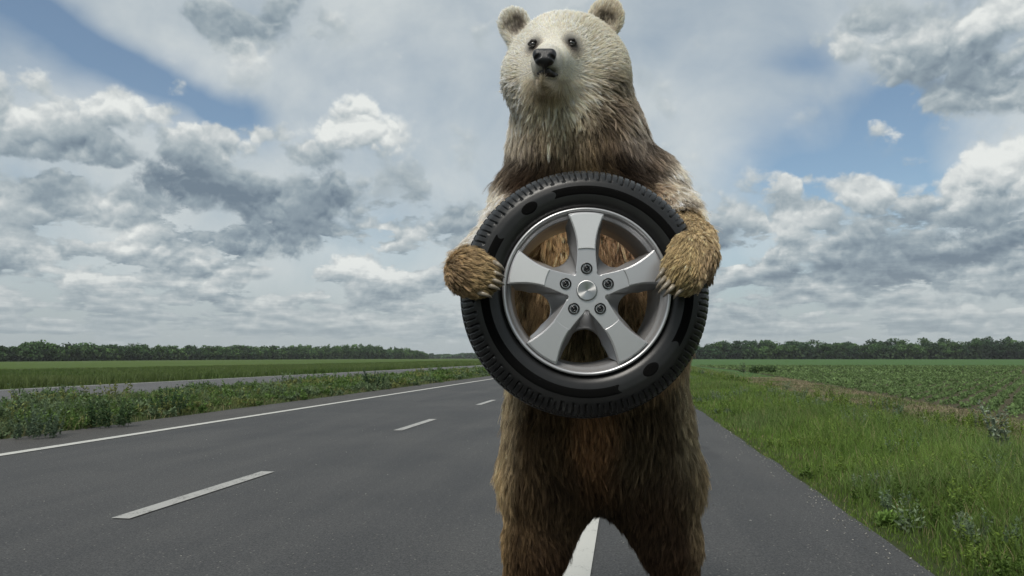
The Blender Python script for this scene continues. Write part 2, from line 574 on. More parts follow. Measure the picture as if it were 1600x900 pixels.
sl_f = np.concatenate([np.arange(-6, 60, .12), np.geomspace(60, 1500, 60)])
road = sheet('road', [-9.15, -7.9, 0, 1.70], sl_f, 0.0, M_road, ragged(.06, 1.2, 1))
hard_shoulder = sheet('hard_shoulder', [-9.18, -7.78], sl_f, 0.004, M_shoulder, ragged(.06, 1.2, 1, (1, 0)))
sheet('edge_line', [-7.78, -7.60], sline, 0.008, M_paint, parent=road)
sheet('edge_line', [-0.385, -0.205], sline, 0.008, M_paint, parent=road)
for d in range(-2, 22):
    s0 = 5.15 + 6.85 * d
    sheet('lane_dash', [-3.83, -3.68], np.linspace(s0, s0 + 2.32, 4), 0.008, M_dash, parent=road)
sheet('opposite_road', [-23.9, -14.6], sl_f, 0.0, M_road2, ragged(.2, 1.0, 5))
opp = bpy.data.objects['opposite_road']
for d in range(-2, 60):
    s0 = 2.0 + 7.0 * d
    if s0 < 160:
        sheet('edge_dash', [-15.35, -15.18], np.linspace(s0, s0 + 2.6, 3), 0.006, M_paint, parent=opp)
sheet('edge_line', [-23.4, -23.25], sline, 0.006, M_paint, parent=opp)
sheet('median', [-14.9, -12, -9.0], sl_f[::2], -0.008, M_verge)
CROP0 = lambda s: 7.45 + np.clip(s - 12, 0, 60) * .062
sheet('roadside_verge', [1.6, 4, 6.0], sl_f[::2], -0.008, M_verge)
sheet('dry_track', [5.2, 6.4, 8.5], np.arange(1, 50, .5), 0.0, M_litter, lambda A, SS: A + (SS - 12).clip(0) * .035 + np.sin(SS * .9 + A) * .12)
sheet('crop_field', [0, 4, 8, 30, 120], np.arange(-4, 125, 1.5), 0.004, M_soil, lambda A, SS: A + CROP0(SS))
# ------------------------------------------------------------------ vegetation
def leaf_material(name, rough=.7, trans=.25, spec=.25):
    m, t, b = mat(name)
    at = t.n('ShaderNodeAttribute', attribute_name='tint')
    t.put(b.inputs['Base Color'], at.outputs['Color'])
    b.inputs['Roughness'].default_value = rough
    b.inputs['Specular IOR Level'].default_value = spec
    if trans:
        tr = t.n('ShaderNodeBsdfTranslucent')
        t.put(tr.inputs[0], at.outputs['Color'])
        mx = t.n('ShaderNodeMixShader')
        mx.inputs[0].default_value = trans
        out = [n_ for n_ in t.t.nodes if n_.type == 'OUTPUT_MATERIAL'][0]
        t.t.links.new(b.outputs[0], mx.inputs[1])
        t.t.links.new(tr.outputs[0], mx.inputs[2])
        t.t.links.new(mx.outputs[0], out.inputs[0])
    return m


M_leaf = leaf_material('leaves')


def unit(v):
    return v / np.maximum(np.linalg.norm(v, axis=-1, keepdims=True), 1e-9)


def blades(roots, h, w_, lean, tint, segs=2):
    """grass blades: (n,3) roots, heights, widths, lean fraction -> verts, faces, colours"""
    n_ = len(roots)
    w_ = np.broadcast_to(np.asarray(w_, float), (n_,))
    lean = np.broadcast_to(np.asarray(lean, float), (n_,))
    az = rng.uniform(0, 2 * np.pi, n_)
    side = np.stack([np.cos(az), np.sin(az), np.zeros(n_)], -1)
    az2 = rng.uniform(0, 2 * np.pi, n_)
    ld = np.stack([np.cos(az2), np.sin(az2), np.zeros(n_)], -1)
    rows_ = []
    cols_ = []
    for k_ in range(segs + 1):
        t_k = k_ / segs
        c_ = roots + ld * (h * lean * t_k ** 2)[:, None] + np.array([0, 0, 1]) * (h * (t_k - .35 * lean * t_k ** 2))[:, None]
        ww = (w_ * (1 - t_k) ** .6 * .5)[:, None]
        if k_ < segs:
            rows_ += [c_ - side * ww, c_ + side * ww]
            cols_ += [tint * (1 + .12 * t_k)] * 2
        else:
            rows_ += [c_]
            cols_ += [tint * 1.15]
    V_ = np.stack(rows_, 1).reshape(-1, 3)
    K_ = np.stack(cols_, 1).reshape(-1, 3)
    nv = 2 * segs + 1
    base_ = (np.arange(n_) * nv)[:, None]
    quads = [base_ + np.array([[2 * k_, 2 * k_ + 1, 2 * k_ + 3, 2 * k_ + 2]]) for k_ in range(segs - 1)]
    tris = base_ + np.array([[2 * segs - 2, 2 * segs - 1, 2 * segs]])
    return V_, (np.concatenate(quads) if quads else np.zeros((0, 4), int)), tris, K_


class Bag:
    def __init__(s):
        s.v, s.q, s.t, s.c, s.n = [], [], [], [], 0

    def add(s, V_, Q_, T_, K_):
        s.v.append(V_)
        if len(Q_): s.q.append(Q_ + s.n)
        if len(T_): s.t.append(T_ + s.n)
        s.c.append(K_)
        s.n += len(V_)

    def build(s, name, material, parent=None):
        fs = []
        if s.q: fs.append(np.concatenate(s.q))
        if s.t: fs.append(np.concatenate(s.t))
        return link(name, np_mesh(name, np.concatenate(s.v), fs, False, np.clip(np.concatenate(s.c), .002, .9)), material, parent)


def leaves(cent, dirs, ln, wd, tint):
    """pointed leaves: diamond of two triangles folded a little"""
    n_ = len(cent)
    d_ = unit(dirs)
    rnd = unit(rng.normal(size=(n_, 3)))
    sd_ = unit(np.cross(d_, rnd))
    nn = np.cross(sd_, d_)
    ln = ln[:, None]; wd = wd[:, None]
    a_ = cent
    t1 = cent + d_ * ln
    m1 = cent + d_ * ln * .45 + sd_ * wd * .5 + nn * wd * .15
    m2 = cent + d_ * ln * .45 - sd_ * wd * .5 + nn * wd * .15
    V_ = np.stack([a_, m1, t1, m2], 1).reshape(-1, 3)
    b_0 = (np.arange(n_) * 4)[:, None]
    T_ = np.concatenate([b_0 + np.array([[0, 1, 2]]), b_0 + np.array([[0, 2, 3]])])
    return V_, np.zeros((0, 4), int), T_, np.repeat(tint, 4, 0)


def patch(x, y, sc, seed):
    """smooth value noise 0..1"""
    r_ = np.random.default_rng(seed)
    tot_ = np.zeros(np.shape(x))
    for o_ in range(3):
        g_ = r_.uniform(0, 1, (64, 64))
        u_, v_ = (x / sc * 2 ** o_) % 63, (y / sc * 2 ** o_) % 63
        i_, j_ = u_.astype(int), v_.astype(int)
        fu, fv = u_ - i_, v_ - j_
        fu, fv = fu * fu * (3 - 2 * fu), fv * fv * (3 - 2 * fv)
        i2, j2 = (i_ + 1) % 64, (j_ + 1) % 64
        tot_ += (g_[i_, j_] * (1 - fu) * (1 - fv) + g_[i2, j_] * fu * (1 - fv) + g_[i_, j2] * (1 - fu) * fv + g_[i2, j2] * fu * fv) / 2 ** o_
    return tot_ / 1.75


def scatter(a0, a1, s0, s1, dens):
    n_ = int((a1 - a0) * (s1 - s0) * dens)
    a_ = rng.uniform(a0, a1, n_)
    s_ = rng.uniform(s0, s1, n_)
    return a_, s_


def mixc(c0, c1, f_):
    return np.asarray(c0)[None] * (1 - f_[:, None]) + np.asarray(c1)[None] * f_[:, None]


# --- leafy weeds
def weed(a0, s0, h0, nst, nl, tint, spread=.16, lsz=.035, fk=1.0):
    """one bushy weed: stems with leaves -> vertex arrays"""
    root = rc(a0, s0)
    b_a = Bag()
    az = rng.uniform(0, 2 * np.pi, nst)
    rad = spread * np.sqrt(rng.uniform(0, 1, nst))
    st = root + np.stack([np.cos(az) * rad, np.sin(az) * rad, np.zeros(nst)], -1)
    hh = h0 * rng.uniform(.55, 1.1, nst)
    lean = rng.uniform(.1, .35, nst)
    od = np.stack([np.cos(az), np.sin(az), np.zeros(nst)], -1)
    tt = rng.uniform(.08, 1.0, (nst, nl))
    cen = st[:, None] + od[:, None] * (lean * hh)[:, None, None] * (tt ** 1.6)[..., None] + np.array([0, 0, 1]) * (hh[:, None] * tt)[..., None]
    cen = cen.reshape(-1, 3)
    dr = rng.normal(size=cen.shape) * .8 + np.repeat(od, nl, 0) * .4 + np.array([0, 0, .55])
    sz = lsz * (1.25 - .6 * tt.ravel()) * rng.uniform(.6, 1.4, len(cen)) * fk
    cc = np.asarray(tint)[None] * rng.uniform(.55, 1.45, (len(cen), 1)) * (1 + .35 * (tt.ravel()[:, None] - .5))
    b_a.add(*leaves(cen, dr, sz * 1.5, sz * .6, cc))
    b_a.add(*blades(st, hh, np.full(nst, .006 * fk), lean, np.repeat(np.asarray(tint)[None] * .8, nst, 0), 3))
    return b_a


def merge(bag, other):
    Q_ = np.concatenate(other.q) if other.q else np.zeros((0, 4), int)
    T_ = np.concatenate(other.t) if other.t else np.zeros((0, 3), int)
    bag.add(np.concatenate(other.v), Q_, T_, np.concatenate(other.c))


# --- right verge: tall grass, shorter and brighter along the asphalt
g = Bag()
for (s0, s1, dens, wk, seg) in ((1.6, 5, 3600, 1.0, 3), (5, 9, 2600, 1.2, 3), (9, 16, 1300, 1.7, 2), (16, 32, 520, 2.6, 2), (32, 70, 190, 4.5, 2), (70, 160, 45, 9.0, 2)):
    a_, s_ = scatter(1.66, 7.6 if s0 < 30 else 9.8, s0, s1, dens)
    edge_ = a_ - 1.68 - .03 * np.sin(s_ * 1.7) - .03 * np.sin(s_ * 5.1)
    pt = patch(a_ + 20, s_ + 9, 1.6, 3)
    pt2 = patch(a_ + 3, s_, .5, 4)
    lim = 4.7 + (s_ - 12).clip(0) * .05 + (pt - .5) * 2.6
    keep = (edge_ > 0) & (rng.uniform(size=len(a_)) < np.clip(1.25 - np.clip((a_ - lim) * 1.2, 0, 1.15), 0, 1)) & (rng.uniform(size=len(a_)) < .35 + pt2)
    a_, s_, edge_, pt, pt2 = [q_[keep] for q_ in (a_, s_, edge_, pt, pt2)]
    n_ = len(a_)
    h_ = np.interp(edge_, [0, .12, .45, 1.0, 2.4, 3.2, 4.2], [.03, .06, .15, .30, .34, .20, .10]) * rng.uniform(.5, 1.15, n_) * (.55 + pt * .9)
    c_ = mixc((.062, .118, .019), (.130, .200, .042), np.clip(pt2 * 1.1, 0, 1)) * (.62 + .72 * patch(a_ + 5, s_ + 30, 2.6, 8))[:, None]
    c_ = c_ * (1 - np.clip(pt - .55, 0, 1)[:, None] * .9) + np.array([.14, .18, .105])[None] * np.clip(pt - .55, 0, 1)[:, None] * .9
    near = np.exp(-(edge_ / .25) ** 2)[:, None]
    c_ = c_ * (1 - near) + np.array([.095, .155, .026])[None] * near
    dry = (rng.uniform(size=n_) < .09 + .25 * np.clip((a_ - 4.6) / 2, 0, 1))
    c_[dry] = np.array([.24, .21, .11]) * rng.uniform(.5, 1.1, (dry.sum(), 1))
    c_ = c_ * rng.uniform(.6, 1.35, (n_, 1))
    r_ = rc(a_, s_)
    r_[:, 2] = gh(r_[:, 0], r_[:, 1]) - .01
    g.add(*blades(r_, h_, .0048 * wk * rng.uniform(.6, 1.4, n_), rng.uniform(.1, .7, n_), c_, seg))
o = g.build('verge_grass', M_leaf)
tag(o, 'tall bright green grass growing along the right edge of the road', 'grass', kind='stuff')

wb = Bag()
for (s0, s1, dens) in ((1.8, 9, 9.0), (9, 24, 3.6), (24, 60, .8)):
    a_, s_ = scatter(1.85, 6.2, s0, s1, dens)
    pt = patch(a_ + 11, s_ + 5, 1.5, 61)
    for a0, s0_, p0 in zip(a_, s_, pt):
        if rng.uniform() > p0 * 1.25:
            continue
        ti = [(.070, .120, .022), (.105, .150, .085), (.120, .180, .032), (.14, .18, .11)][rng.choice(4, p=[.42, .14, .38, .06])]
        fk = 1 + s0_ / 25
        ed = min(1.0, .25 + (a0 - 1.8) / 1.1)
        merge(wb, weed(a0, s0_, (.16 + .30 * p0 * rng.uniform(.6, 1.5)) * ed, 10, int(34 / fk ** .8) + 3, ti, .15 * fk ** .3, .017, fk))
tag(wb.build('verge_weeds', M_leaf), 'small leafy weeds scattered through the grass of the right verge', 'weeds', kind='stuff')

# --- dry litter strip: straw coloured tufts
g = Bag()
a_, s_ = scatter(4.9, 9.2, 6, 45, 210)
pt = patch(a_, s_ * .7, .8, 9)
lo = 5.5 + (s_ - 12).clip(0) * .035
keep = (a_ > lo + (pt - .5) * 1.2) & (a_ < CROP0(s_) - .15)
a_, s_, pt = a_[keep], s_[keep], pt[keep]
c_ = mixc((.24, .20, .13), (.09, .14, .040), np.clip((pt - .30) * 2.4, 0, 1)) * rng.uniform(.55, 1.3, (len(a_), 1))
g.add(*blades(rc(a_, s_), rng.uniform(.03, .16, len(a_)), .009 * (1 + s_ / 20), rng.uniform(.4, 1.2, len(a_)), c_, 2))
tag(g.build('dry_grass', M_leaf), 'straw coloured dry grass between the verge and the crop rows', 'grass', kind='stuff')


# median: continuous weeds
wb = Bag()
GR, BL, OL = (.082, .140, .034), (.105, .150, .075), (.15, .17, .055)
s_c = 3.0
for (s0, s1, dens) in ((4, 16, 5.2), (16, 34, 4.0), (34, 70, 2.2), (70, 150, .8)):
    a_, s_ = scatter(-14.4, -9.35, s0, s1, dens)
    pt = patch(a_ + 30, s_, 2.0, 21)
    for a0, s0_, p0 in zip(a_, s_, pt):
        if rng.uniform() > .35 + p0:
            continue
        fk = 1 + s0_ / 22
        ed = min(1, (-9.25 - a0) / .9)
        ti = [GR, BL, OL][rng.choice(3, p=[.45, .38, .17])]
        merge(wb, weed(a0, s0_, (.10 + .44 * p0 ** 1.5 * rng.uniform(.6, 1.7)) * (.45 + .55 * ed), int(12 / fk ** .5) + 3, int(30 / fk ** .8) + 4, ti, .26 * fk ** .3, .036, fk))
tag(wb.build('median_weeds', M_leaf), 'leafy green weeds filling the median between the two roads', 'weeds', kind='stuff')
g = Bag()
for (s0, s1, dens, wk) in ((3, 14, 420, 1.4), (14, 30, 240, 2.2), (30, 70, 90, 4), (70, 160, 30, 8)):
    a_, s_ = scatter(-14.8, -9.1, s0, s1, dens)
    pt = patch(a_, s_, 1.1, 31)
    ed = np.clip((-9.15 - .1 * np.sin(s_ * 2) - a_), 0, 1)
    k_ = ed > 0.0
    a_, s_, pt, ed = a_[k_], s_[k_], pt[k_], ed[k_]
    c_ = mixc((.070, .115, .030), (.19, .20, .10), np.clip((pt - .3) * 1.3, 0, 1)) * rng.uniform(.6, 1.3, (len(a_), 1))
    g.add(*blades(rc(a_, s_), (.08 + .48 * pt) * (.3 + .7 * ed) * rng.uniform(.5, 1.2, len(a_)), .006 * wk, rng.uniform(.1, .9, len(a_)), c_, 2))
# dry straw along the near edge of the median
a_, s_ = scatter(-9.6, -9.12, 6, 40, 70)
c_ = np.array([[.26, .23, .12]]) * rng.uniform(.5, 1.2, (len(a_), 1))
g.add(*blades(rc(a_, s_), rng.uniform(.05, .28, len(a_)), np.full(len(a_), .009), rng.uniform(.3, 1.1, len(a_)), c_, 2))
tag(g.build('median_grass', M_leaf), 'green and straw coloured grass between the weeds of the median', 'grass', kind='stuff')

# far side of the opposite road and the start of the left field
g = Bag()
for (s0, s1, dens, wk, a1) in ((2, 40, 110, 3.0, -24), (40, 110, 34, 6.0, -24), (110, 260, 6, 14.0, -24)):
    a_, s_ = scatter(-46 if s0 < 40 else -62, a1, s0, s1, dens)
    pt = patch(a_ + 90, s_, 5, 41)
    k_ = a_ < -24.0 - .3 * np.sin(s_ * .7)
    a_, s_, pt = a_[k_], s_[k_], pt[k_]
    ed = np.exp(-((a_ + 25.2) / 1.6) ** 2)
    c_ = mixc((.060, .105, .024), (.100, .130, .042), np.clip(pt * 1.1, 0, 1)) * rng.uniform(.65, 1.3, (len(a_), 1))
    c_ = c_ * (1 - .12 * ed[:, None])
    r_ = rc(a_, s_)
    r_[:, 2] = gh(r_[:, 0], r_[:, 1]) - .02
    g.add(*blades(r_, (.16 + .16 * pt + .26 * ed) * rng.uniform(.6, 1.2, len(a_)), .008 * wk * rng.uniform(.7, 1.3, len(a_)), rng.uniform(.1, .6, len(a_)), c_, 2))
tag(g.build('meadow_grass', M_leaf), 'long meadow grass beyond the opposite road on the left', 'grass', kind='stuff')

# crop rows
cb = Bag()
rowa = R(63)
for (s0, s1, step, rowd, nl, fk) in ((9, 34, .24, .50, 22, 1.0), (34, 62, .36, .55, 12, 1.5), (62, 118, .7, .8, 9, 2.5)):
    uu, vv = np.meshgrid(np.arange(-150, 150, step), np.arange(-150, 150, rowd))
    uu = uu + rng.uniform(-.35, .35, uu.shape) * step
    vv = vv + rng.uniform(-.10, .10, uu.shape)
    a_ = (uu * math.cos(rowa) - vv * math.sin(rowa)).ravel() + 40
    s_ = (uu * math.sin(rowa) + vv * math.cos(rowa)).ravel() + 50
    pt = patch(a_ + 7, s_ + 100, 4, 51)
    k_ = (a_ > CROP0(s_) + .1) & (s_ > s0) & (s_ < s1) & (a_ < 8 + s_ * .86) & (rng.uniform(size=len(a_)) < .62 + pt * .6)
    a_, s_, pt = a_[k_], s_[k_], pt[k_]
    n_ = len(a_)
    r_ = rc(a_, s_)
    r_[:, 2] = gh(r_[:, 0], r_[:, 1])
    cen = np.repeat(r_, nl, 0) + rng.normal(size=(n_ * nl, 3)) * np.array([.055, .055, .02]) * fk ** .6 + np.array([0, 0, .06])
    cen[:, 2] = np.maximum(cen[:, 2], .02)
    dr = rng.normal(size=cen.shape) + np.array([0, 0, .25])
    sz = .042 * fk * rng.uniform(.6, 1.4, len(cen))
    cc = np.repeat(mixc((.085, .140, .045), (.130, .195, .075), np.clip(pt, 0, 1)) * rng.uniform(.7, 1.3, (n_, 1)), nl, 0) * rng.uniform(.75, 1.3, (len(cen), 1))
    cb.add(*leaves(cen, dr, sz * 1.6, sz * 1.1, cc))
tag(cb.build('crop_plants', M_leaf), 'low green crop plants in rows on the field to the right', 'crops', kind='stuff')

# separate weeds with a place of their own
def single(name, px, py, h0, nst, nl, tint, spread, lsz, label, cat='plant', group=None):
    Yg = CAM_H / -(ray(px, py)[2])
    gpt = P(px, py, Yg)
    a0 = gpt[0] * RV[0] + gpt[1] * RV[1]
    s0_ = gpt[0] * FV[0] + gpt[1] * FV[1]
    o_ = weed(a0, s0_, h0, nst, nl, tint, spread, lsz).build(name, M_leaf)
    return tag(o_, label, cat, group)


single('weed_bush', 58, 684, .50, 26, 60, (.085, .125, .075), .36, .030, 'grey-green bushy weed at the road edge near the left border of the photo')
single('weed_bush', 168, 668, .58, 26, 60, (.040, .075, .028), .34, .034, 'dark green bushy weed on the median, second from the left border')
single('weed_bush', 262, 648, .60, 24, 60, (.042, .080, .036), .34, .034, 'tall dark feathery weed on the median above the nearest white dash')
single('weed_bush', 585, 608, .75, 24, 50, (.030, .058, .026), .42, .05, 'darkest round weed on the median, left of the tyre')
single('pale_weed', 1570, 716, .62, 5, 90, (.17, .21, .15), .10, .042, 'pale silvery upright weed standing in the verge at the right border', 'plant')
single('leafy_weed', 1424, 832, .20, 6, 16, (.14, .19, .105), .07, .028, 'pale green broad-leaved weed low in the verge at lower right', 'plant')
single('leafy_weed', 1388, 822, .10, 10, 16, (.12, .20, .045), .045, .038, 'bright green low rosette at the asphalt edge at lower right', 'plant')
single('distant_shrub', 1196, 583, .6, 22, 30, (.060, .100, .036), 1.1, .16, 'low green shrub at the far corner of the crop field', 'shrub')
single('distant_shrub', 1158, 583, .8, 5, 18, (.075, .105, .055), .5, .13, 'thin greyish shrub left of the low green one by the crop field', 'shrub')


# ------------------------------------------------------------------ far woods
M_wood = leaf_material('woodland_leaves', .85, .15)


def wood(name, path, hgt, rad, rows_, nf, fs, cols, label, seed):
    """a mass of crowns along a path of (px, distance)"""
    r_ = np.random.default_rng(seed)
    wb_ = Bag()
    pts = []
    for (p0, d0), (p1, d1) in zip(path[:-1], path[1:]):
        A_ = np.array([(p0 - 800) / F * d0, d0]); B_ = np.array([(p1 - 800) / F * d1, d1])
        L_ = np.linalg.norm(B_ - A_)
        n_ = max(1, int(L_ / (rad * .95)))
        for k_ in range(n_):
            f_ = (k_ + r_.uniform(-.3, .3)) / n_
            pts.append((A_ + (B_ - A_) * f_, p0 + (p1 - p0) * f_))
    for c_, pxx in pts:
        for rw in range(rows_):
            cx, cy = c_ + np.array([r_.uniform(-.4, .4) * rad, rw * rad * 1.3 + r_.uniform(-.4, .4) * rad])
            z0 = gh(np.array([cx]), np.array([cy]))[0]
            H_ = hgt(pxx) * r_.uniform(.68, 1.12) * (1 + .06 * rw)
            Rr = rad * r_.uniform(.7, 1.45)
            tint_c = np.asarray(cols[r_.integers(len(cols))]) * r_.uniform(.75, 1.5)
            nc = 9
            th_ = r_.uniform(0, 6.28, nc); ph_ = r_.uniform(-.5, 1, nc)
            sub = np.stack([np.cos(th_) * np.sqrt(1 - ph_ ** 2 * .8) * Rr * .6, np.sin(th_) * np.sqrt(1 - ph_ ** 2 * .8) * Rr * .6, ph_ * H_ * .33], -1)
            sub = np.concatenate([sub, [[0, 0, H_ * .30]]])
            per = nf // len(sub)
            for sc_ in sub:
                dd = unit(r_.normal(size=(per, 3)))
                pos = np.array([cx, cy, z0 + H_ * .58]) + sc_ + dd * np.array([Rr * .42, Rr * .42, H_ * .15]) * (r_.uniform(.55, 1.08, (per, 1)))
                nd_ = unit(dd + r_.normal(size=dd.shape) * .5)
                tg = unit(np.cross(nd_, r_.normal(size=dd.shape)))
                bt = np.cross(nd_, tg)
                s_ = fs * r_.uniform(.6, 1.4, (per, 1))
                V_ = np.stack([pos - tg * s_, pos - bt * s_ * .8, pos + tg * s_, pos + bt * s_ * .8], 1).reshape(-1, 3)
                Q_ = (np.arange(per) * 4)[:, None] + np.arange(4)[None]
                cc = (tint_c * np.array([1.05, 1.18, 1.0]))[None] * r_.uniform(.65, 1.35, (per, 1))
                wb_.add(V_, Q_, np.zeros((0, 3), int), np.repeat(cc, 4, 0))
            # undergrowth skirt and trunk
            per = nf // 2
            pos = np.array([cx, cy, z0]) + np.stack([r_.uniform(-1, 1, per) * Rr, r_.uniform(-1, 1, per) * Rr * .6, r_.uniform(-.05, .5, per) * H_], -1)
            nd_ = unit(r_.normal(size=pos.shape) + np.array([0, -1, .2]))
            tg = unit(np.cross(nd_, r_.normal(size=pos.shape))); bt = np.cross(nd_, tg)
            s_ = fs * 1.5
            V_ = np.stack([pos - tg * s_, pos - bt * s_, pos + tg * s_, pos + bt * s_], 1).reshape(-1, 3)
            Q_ = (np.arange(per) * 4)[:, None] + np.arange(4)[None]
            wb_.add(V_, Q_, np.zeros((0, 3), int), np.repeat(tint_c[None] * .7 * r_.uniform(.6, 1.2, (per, 1)), 4, 0))
    return tag(wb_.build(name, M_wood), label, 'woods', kind='stuff')


wood('tree_belt', [(1000, 600), (1080, 600), (1800, 570)], lambda p_: np.interp(p_, [1000, 1300, 1500, 1800], [12.5, 13.4, 14.6, 15.4]), 7.0, 3, 460, .66,
     [(.026, .050, .022), (.034, .062, .024), (.024, .046, .024), (.046, .078, .028)], 'dark tree belt beyond the crop field on the right', 3)
wood('oak_wood', [(-260, 350), (0, 400), (250, 520), (600, 800), (668, 860)], lambda p_: np.interp(p_, [-200, 0, 250, 450, 560, 640, 668], [9.4, 9.6, 9.2, 11.0, 13.0, 10.0, 6.0]), 4.6, 3, 240, .62,
     [(.038, .068, .026), (.046, .082, .030), (.036, .064, .030), (.060, .100, .034)], 'long green wood receding beyond the left field', 4)
wood('distant_wood', [(640, 1500), (1010, 1500)], lambda p_: 10.0, 14, 1, 200, 2.4,
     [(.030, .060, .026), (.038, .068, .030)], 'hazy strip of woods on the horizon in the middle', 5)

# crumbs of stone on the asphalt
n_g = 900
a_ = np.concatenate([1.70 - rng.exponential(.10, 500), rng.uniform(-7.5, 1.6, n_g - 500)])
s_ = np.concatenate([rng.uniform(1.8, 14, 500), rng.uniform(1.8, 16, n_g - 500)])
sz = rng.uniform(.003, .009, n_g) * np.where(np.arange(n_g) < 500, 1, .8)
octa = np.array([[1, 0, 0], [0, 1, 0], [-1, 0, 0], [0, -1, 0], [0, 0, 1], [0, 0, -.3]], float)
ofc = np.array([[0, 1, 4], [1, 2, 4], [2, 3, 4], [3, 0, 4], [1, 0, 5], [2, 1, 5], [3, 2, 5], [0, 3, 5]])
ctr = rc(a_, s_)
V_ = ctr[:, None] + octa[None] * sz[:, None, None] * rng.uniform(.6, 1.3, (n_g, 6, 1)) * np.array([1, 1, .7])
V_[..., 2] += .003
cc = np.repeat((np.array([[.30, .29, .26]]) * rng.uniform(.25, 1.5, (n_g, 1)))[:, None], 6, 1).reshape(-1, 3)
st_ = link('gravel', np_mesh('gravel', V_.reshape(-1, 3), [(np.arange(n_g) * 6)[:, None, None].repeat(8, 1).reshape(-1, 1) + np.tile(ofc, (n_g, 1))], False, np.clip(cc, .02, .6)), leaf_material('stone', .9, 0))
tag(st_, 'loose crumbs of stone lying on the asphalt and along its right edge', 'gravel', kind='stuff')

# the air between the camera and the woods
bpy.ops.mesh.primitive_cube_add(size=1)
hzb = bpy.context.object
hzb.name = 'haze'
hzb.scale = (19000, 19000, 24)
hzb.location = (0, 0, 9.5)
bpy.ops.object.transform_apply(scale=True, location=True)
mh = bpy.data.materials.new('haze')
mh.use_nodes = True
nt = mh.node_tree
nt.nodes.clear()
pv = nt.nodes.new('ShaderNodeVolumePrincipled')
pv.inputs['Color'].default_value = (.93, .96, 1.0, 1)
pv.inputs['Density'].default_value = 0.00010
pv.inputs['Anisotropy'].default_value = .2
om = nt.nodes.new('ShaderNodeOutputMaterial')
nt.links.new(pv.outputs[0], om.inputs['Volume'])
hzb.data.materials.append(mh)
tag(hzb, 'thin pale haze lying over the fields', 'haze', kind='stuff')
# ------------------------------------------------------------------ the car wheel, its axis along Y, front face towards the camera
WY = 2.10                                   # front plane of the rim
WC = P(917, 454, WY)
PX = WY / F                                 # metres per picture pixel there
wheel = empty('car_wheel', (WC[0], WY + .11, WC[2] - .36))
tag(wheel, 'car tyre on a five-spoke silver alloy wheel held in the paws of the bear', 'wheel')


def wpt(r, th, y):
    """th: 0 = right, 90 deg = up (arrays allowed)"""
    return np.stack([WC[0] + r * np.cos(th), WY + y + 0 * r * th, WC[2] + r * np.sin(th)], -1)


def grid_faces(n_, m_, wrap=True):
    i_ = np.arange(n_ * m_).reshape(n_, m_)
    if wrap:
        j_ = np.roll(i_, -1, 1)
        return np.stack([i_[:-1], i_[1:], j_[1:], j_[:-1]], -1).reshape(-1, 4)
    return np.stack([i_[:-1, :-1], i_[1:, :-1], i_[1:, 1:], i_[:-1, 1:]], -1).reshape(-1, 4)


def dense(profile, k_):
    pr = np.asarray(profile, float)
    d_ = np.concatenate([[0], np.cumsum(np.linalg.norm(np.diff(pr, axis=0), axis=1))])
    # Catmull-Rom style smoothing by fine linear sampling and averaging
    u_ = np.linspace(0, d_[-1], k_)
    q_ = np.stack([np.interp(u_, d_, pr[:, c_]) for c_ in (0, 1)], -1)
    for _ in range(2):
        q_[1:-1] = (q_[:-2] + 2 * q_[1:-1] + q_[2:]) / 4
    return q_


def lathe(name, profile, nseg, material, parent, k_=None):
    q_ = dense(profile, k_) if k_ else np.asarray(profile, float)
    th = np.linspace(0, 2 * np.pi, nseg + 1)[:-1]
    V_ = wpt(q_[:, :1], th[None], q_[:, 1:]).reshape(-1, 3)
    return link(name, np_mesh(name, V_, [grid_faces(len(q_), nseg)]), material, parent)


M_rubber, t, b = mat('tyre_rubber')
p = opos(t)
nz = t.noise(p, 40.0, 4, .6)
t.put(b.inputs['Base Color'], t.mix(nz, (.006, .006, .0063), (.014, .014, .014)))
b.inputs['Roughness'].default_value = .36
b.inputs['Specular IOR Level'].default_value = .40
bump(t, b, t.noise(p, 260.0, 3, .6), .12, .002)
M_gloss, t, b = mat('smooth_black_rubber')
b.inputs['Base Color'].default_value = (.004, .004, .004, 1)
b.inputs['Roughness'].default_value = .8
b.inputs['Specular IOR Level'].default_value = .03
M_alloy, t, b = mat('silver_alloy_paint')
p = opos(t)
t.put(b.inputs['Base Color'], t.mix(t.noise(p, 3.0, 3, .5), (.44, .44, .45), (.50, .50, .51)))
b.inputs['Metallic'].default_value = .65
b.inputs['Roughness'].default_value = .32
bump(t, b, t.noise(p, 900.0, 2, .5), .05, .0005)
M_alloy_lit, t, b = mat('alloy_lit')  # lighter copy of the alloy, paints light onto the upper spokes
b.inputs['Base Color'].default_value = (.66, .66, .66, 1)
b.inputs['Metallic'].default_value = .45
b.inputs['Roughness'].default_value = .33
M_cap, t, b = mat('brushed_steel')
b.inputs['Base Color'].default_value = (.46, .46, .46, 1)
b.inputs['Metallic'].default_value = 1.0
b.inputs['Roughness'].default_value = .38
b.inputs['Anisotropic'].default_value = .9
tg_ = t.n('ShaderNodeTangent', direction_type='RADIAL', axis='Y')
t.t.links.new(tg_.outputs[0], b.inputs['Tangent'])
M_black, t, b = mat('black_plastic')
b.inputs['Base Color'].default_value = (.008, .008, .008, 1)
b.inputs['Roughness'].default_value = .3
M_bolt, t, b = mat('dark_bolt_steel')
b.inputs['Base Color'].default_value = (.06, .06, .062, 1)
b.inputs['Metallic'].default_value = 1.0
b.inputs['Roughness'].default_value = .3

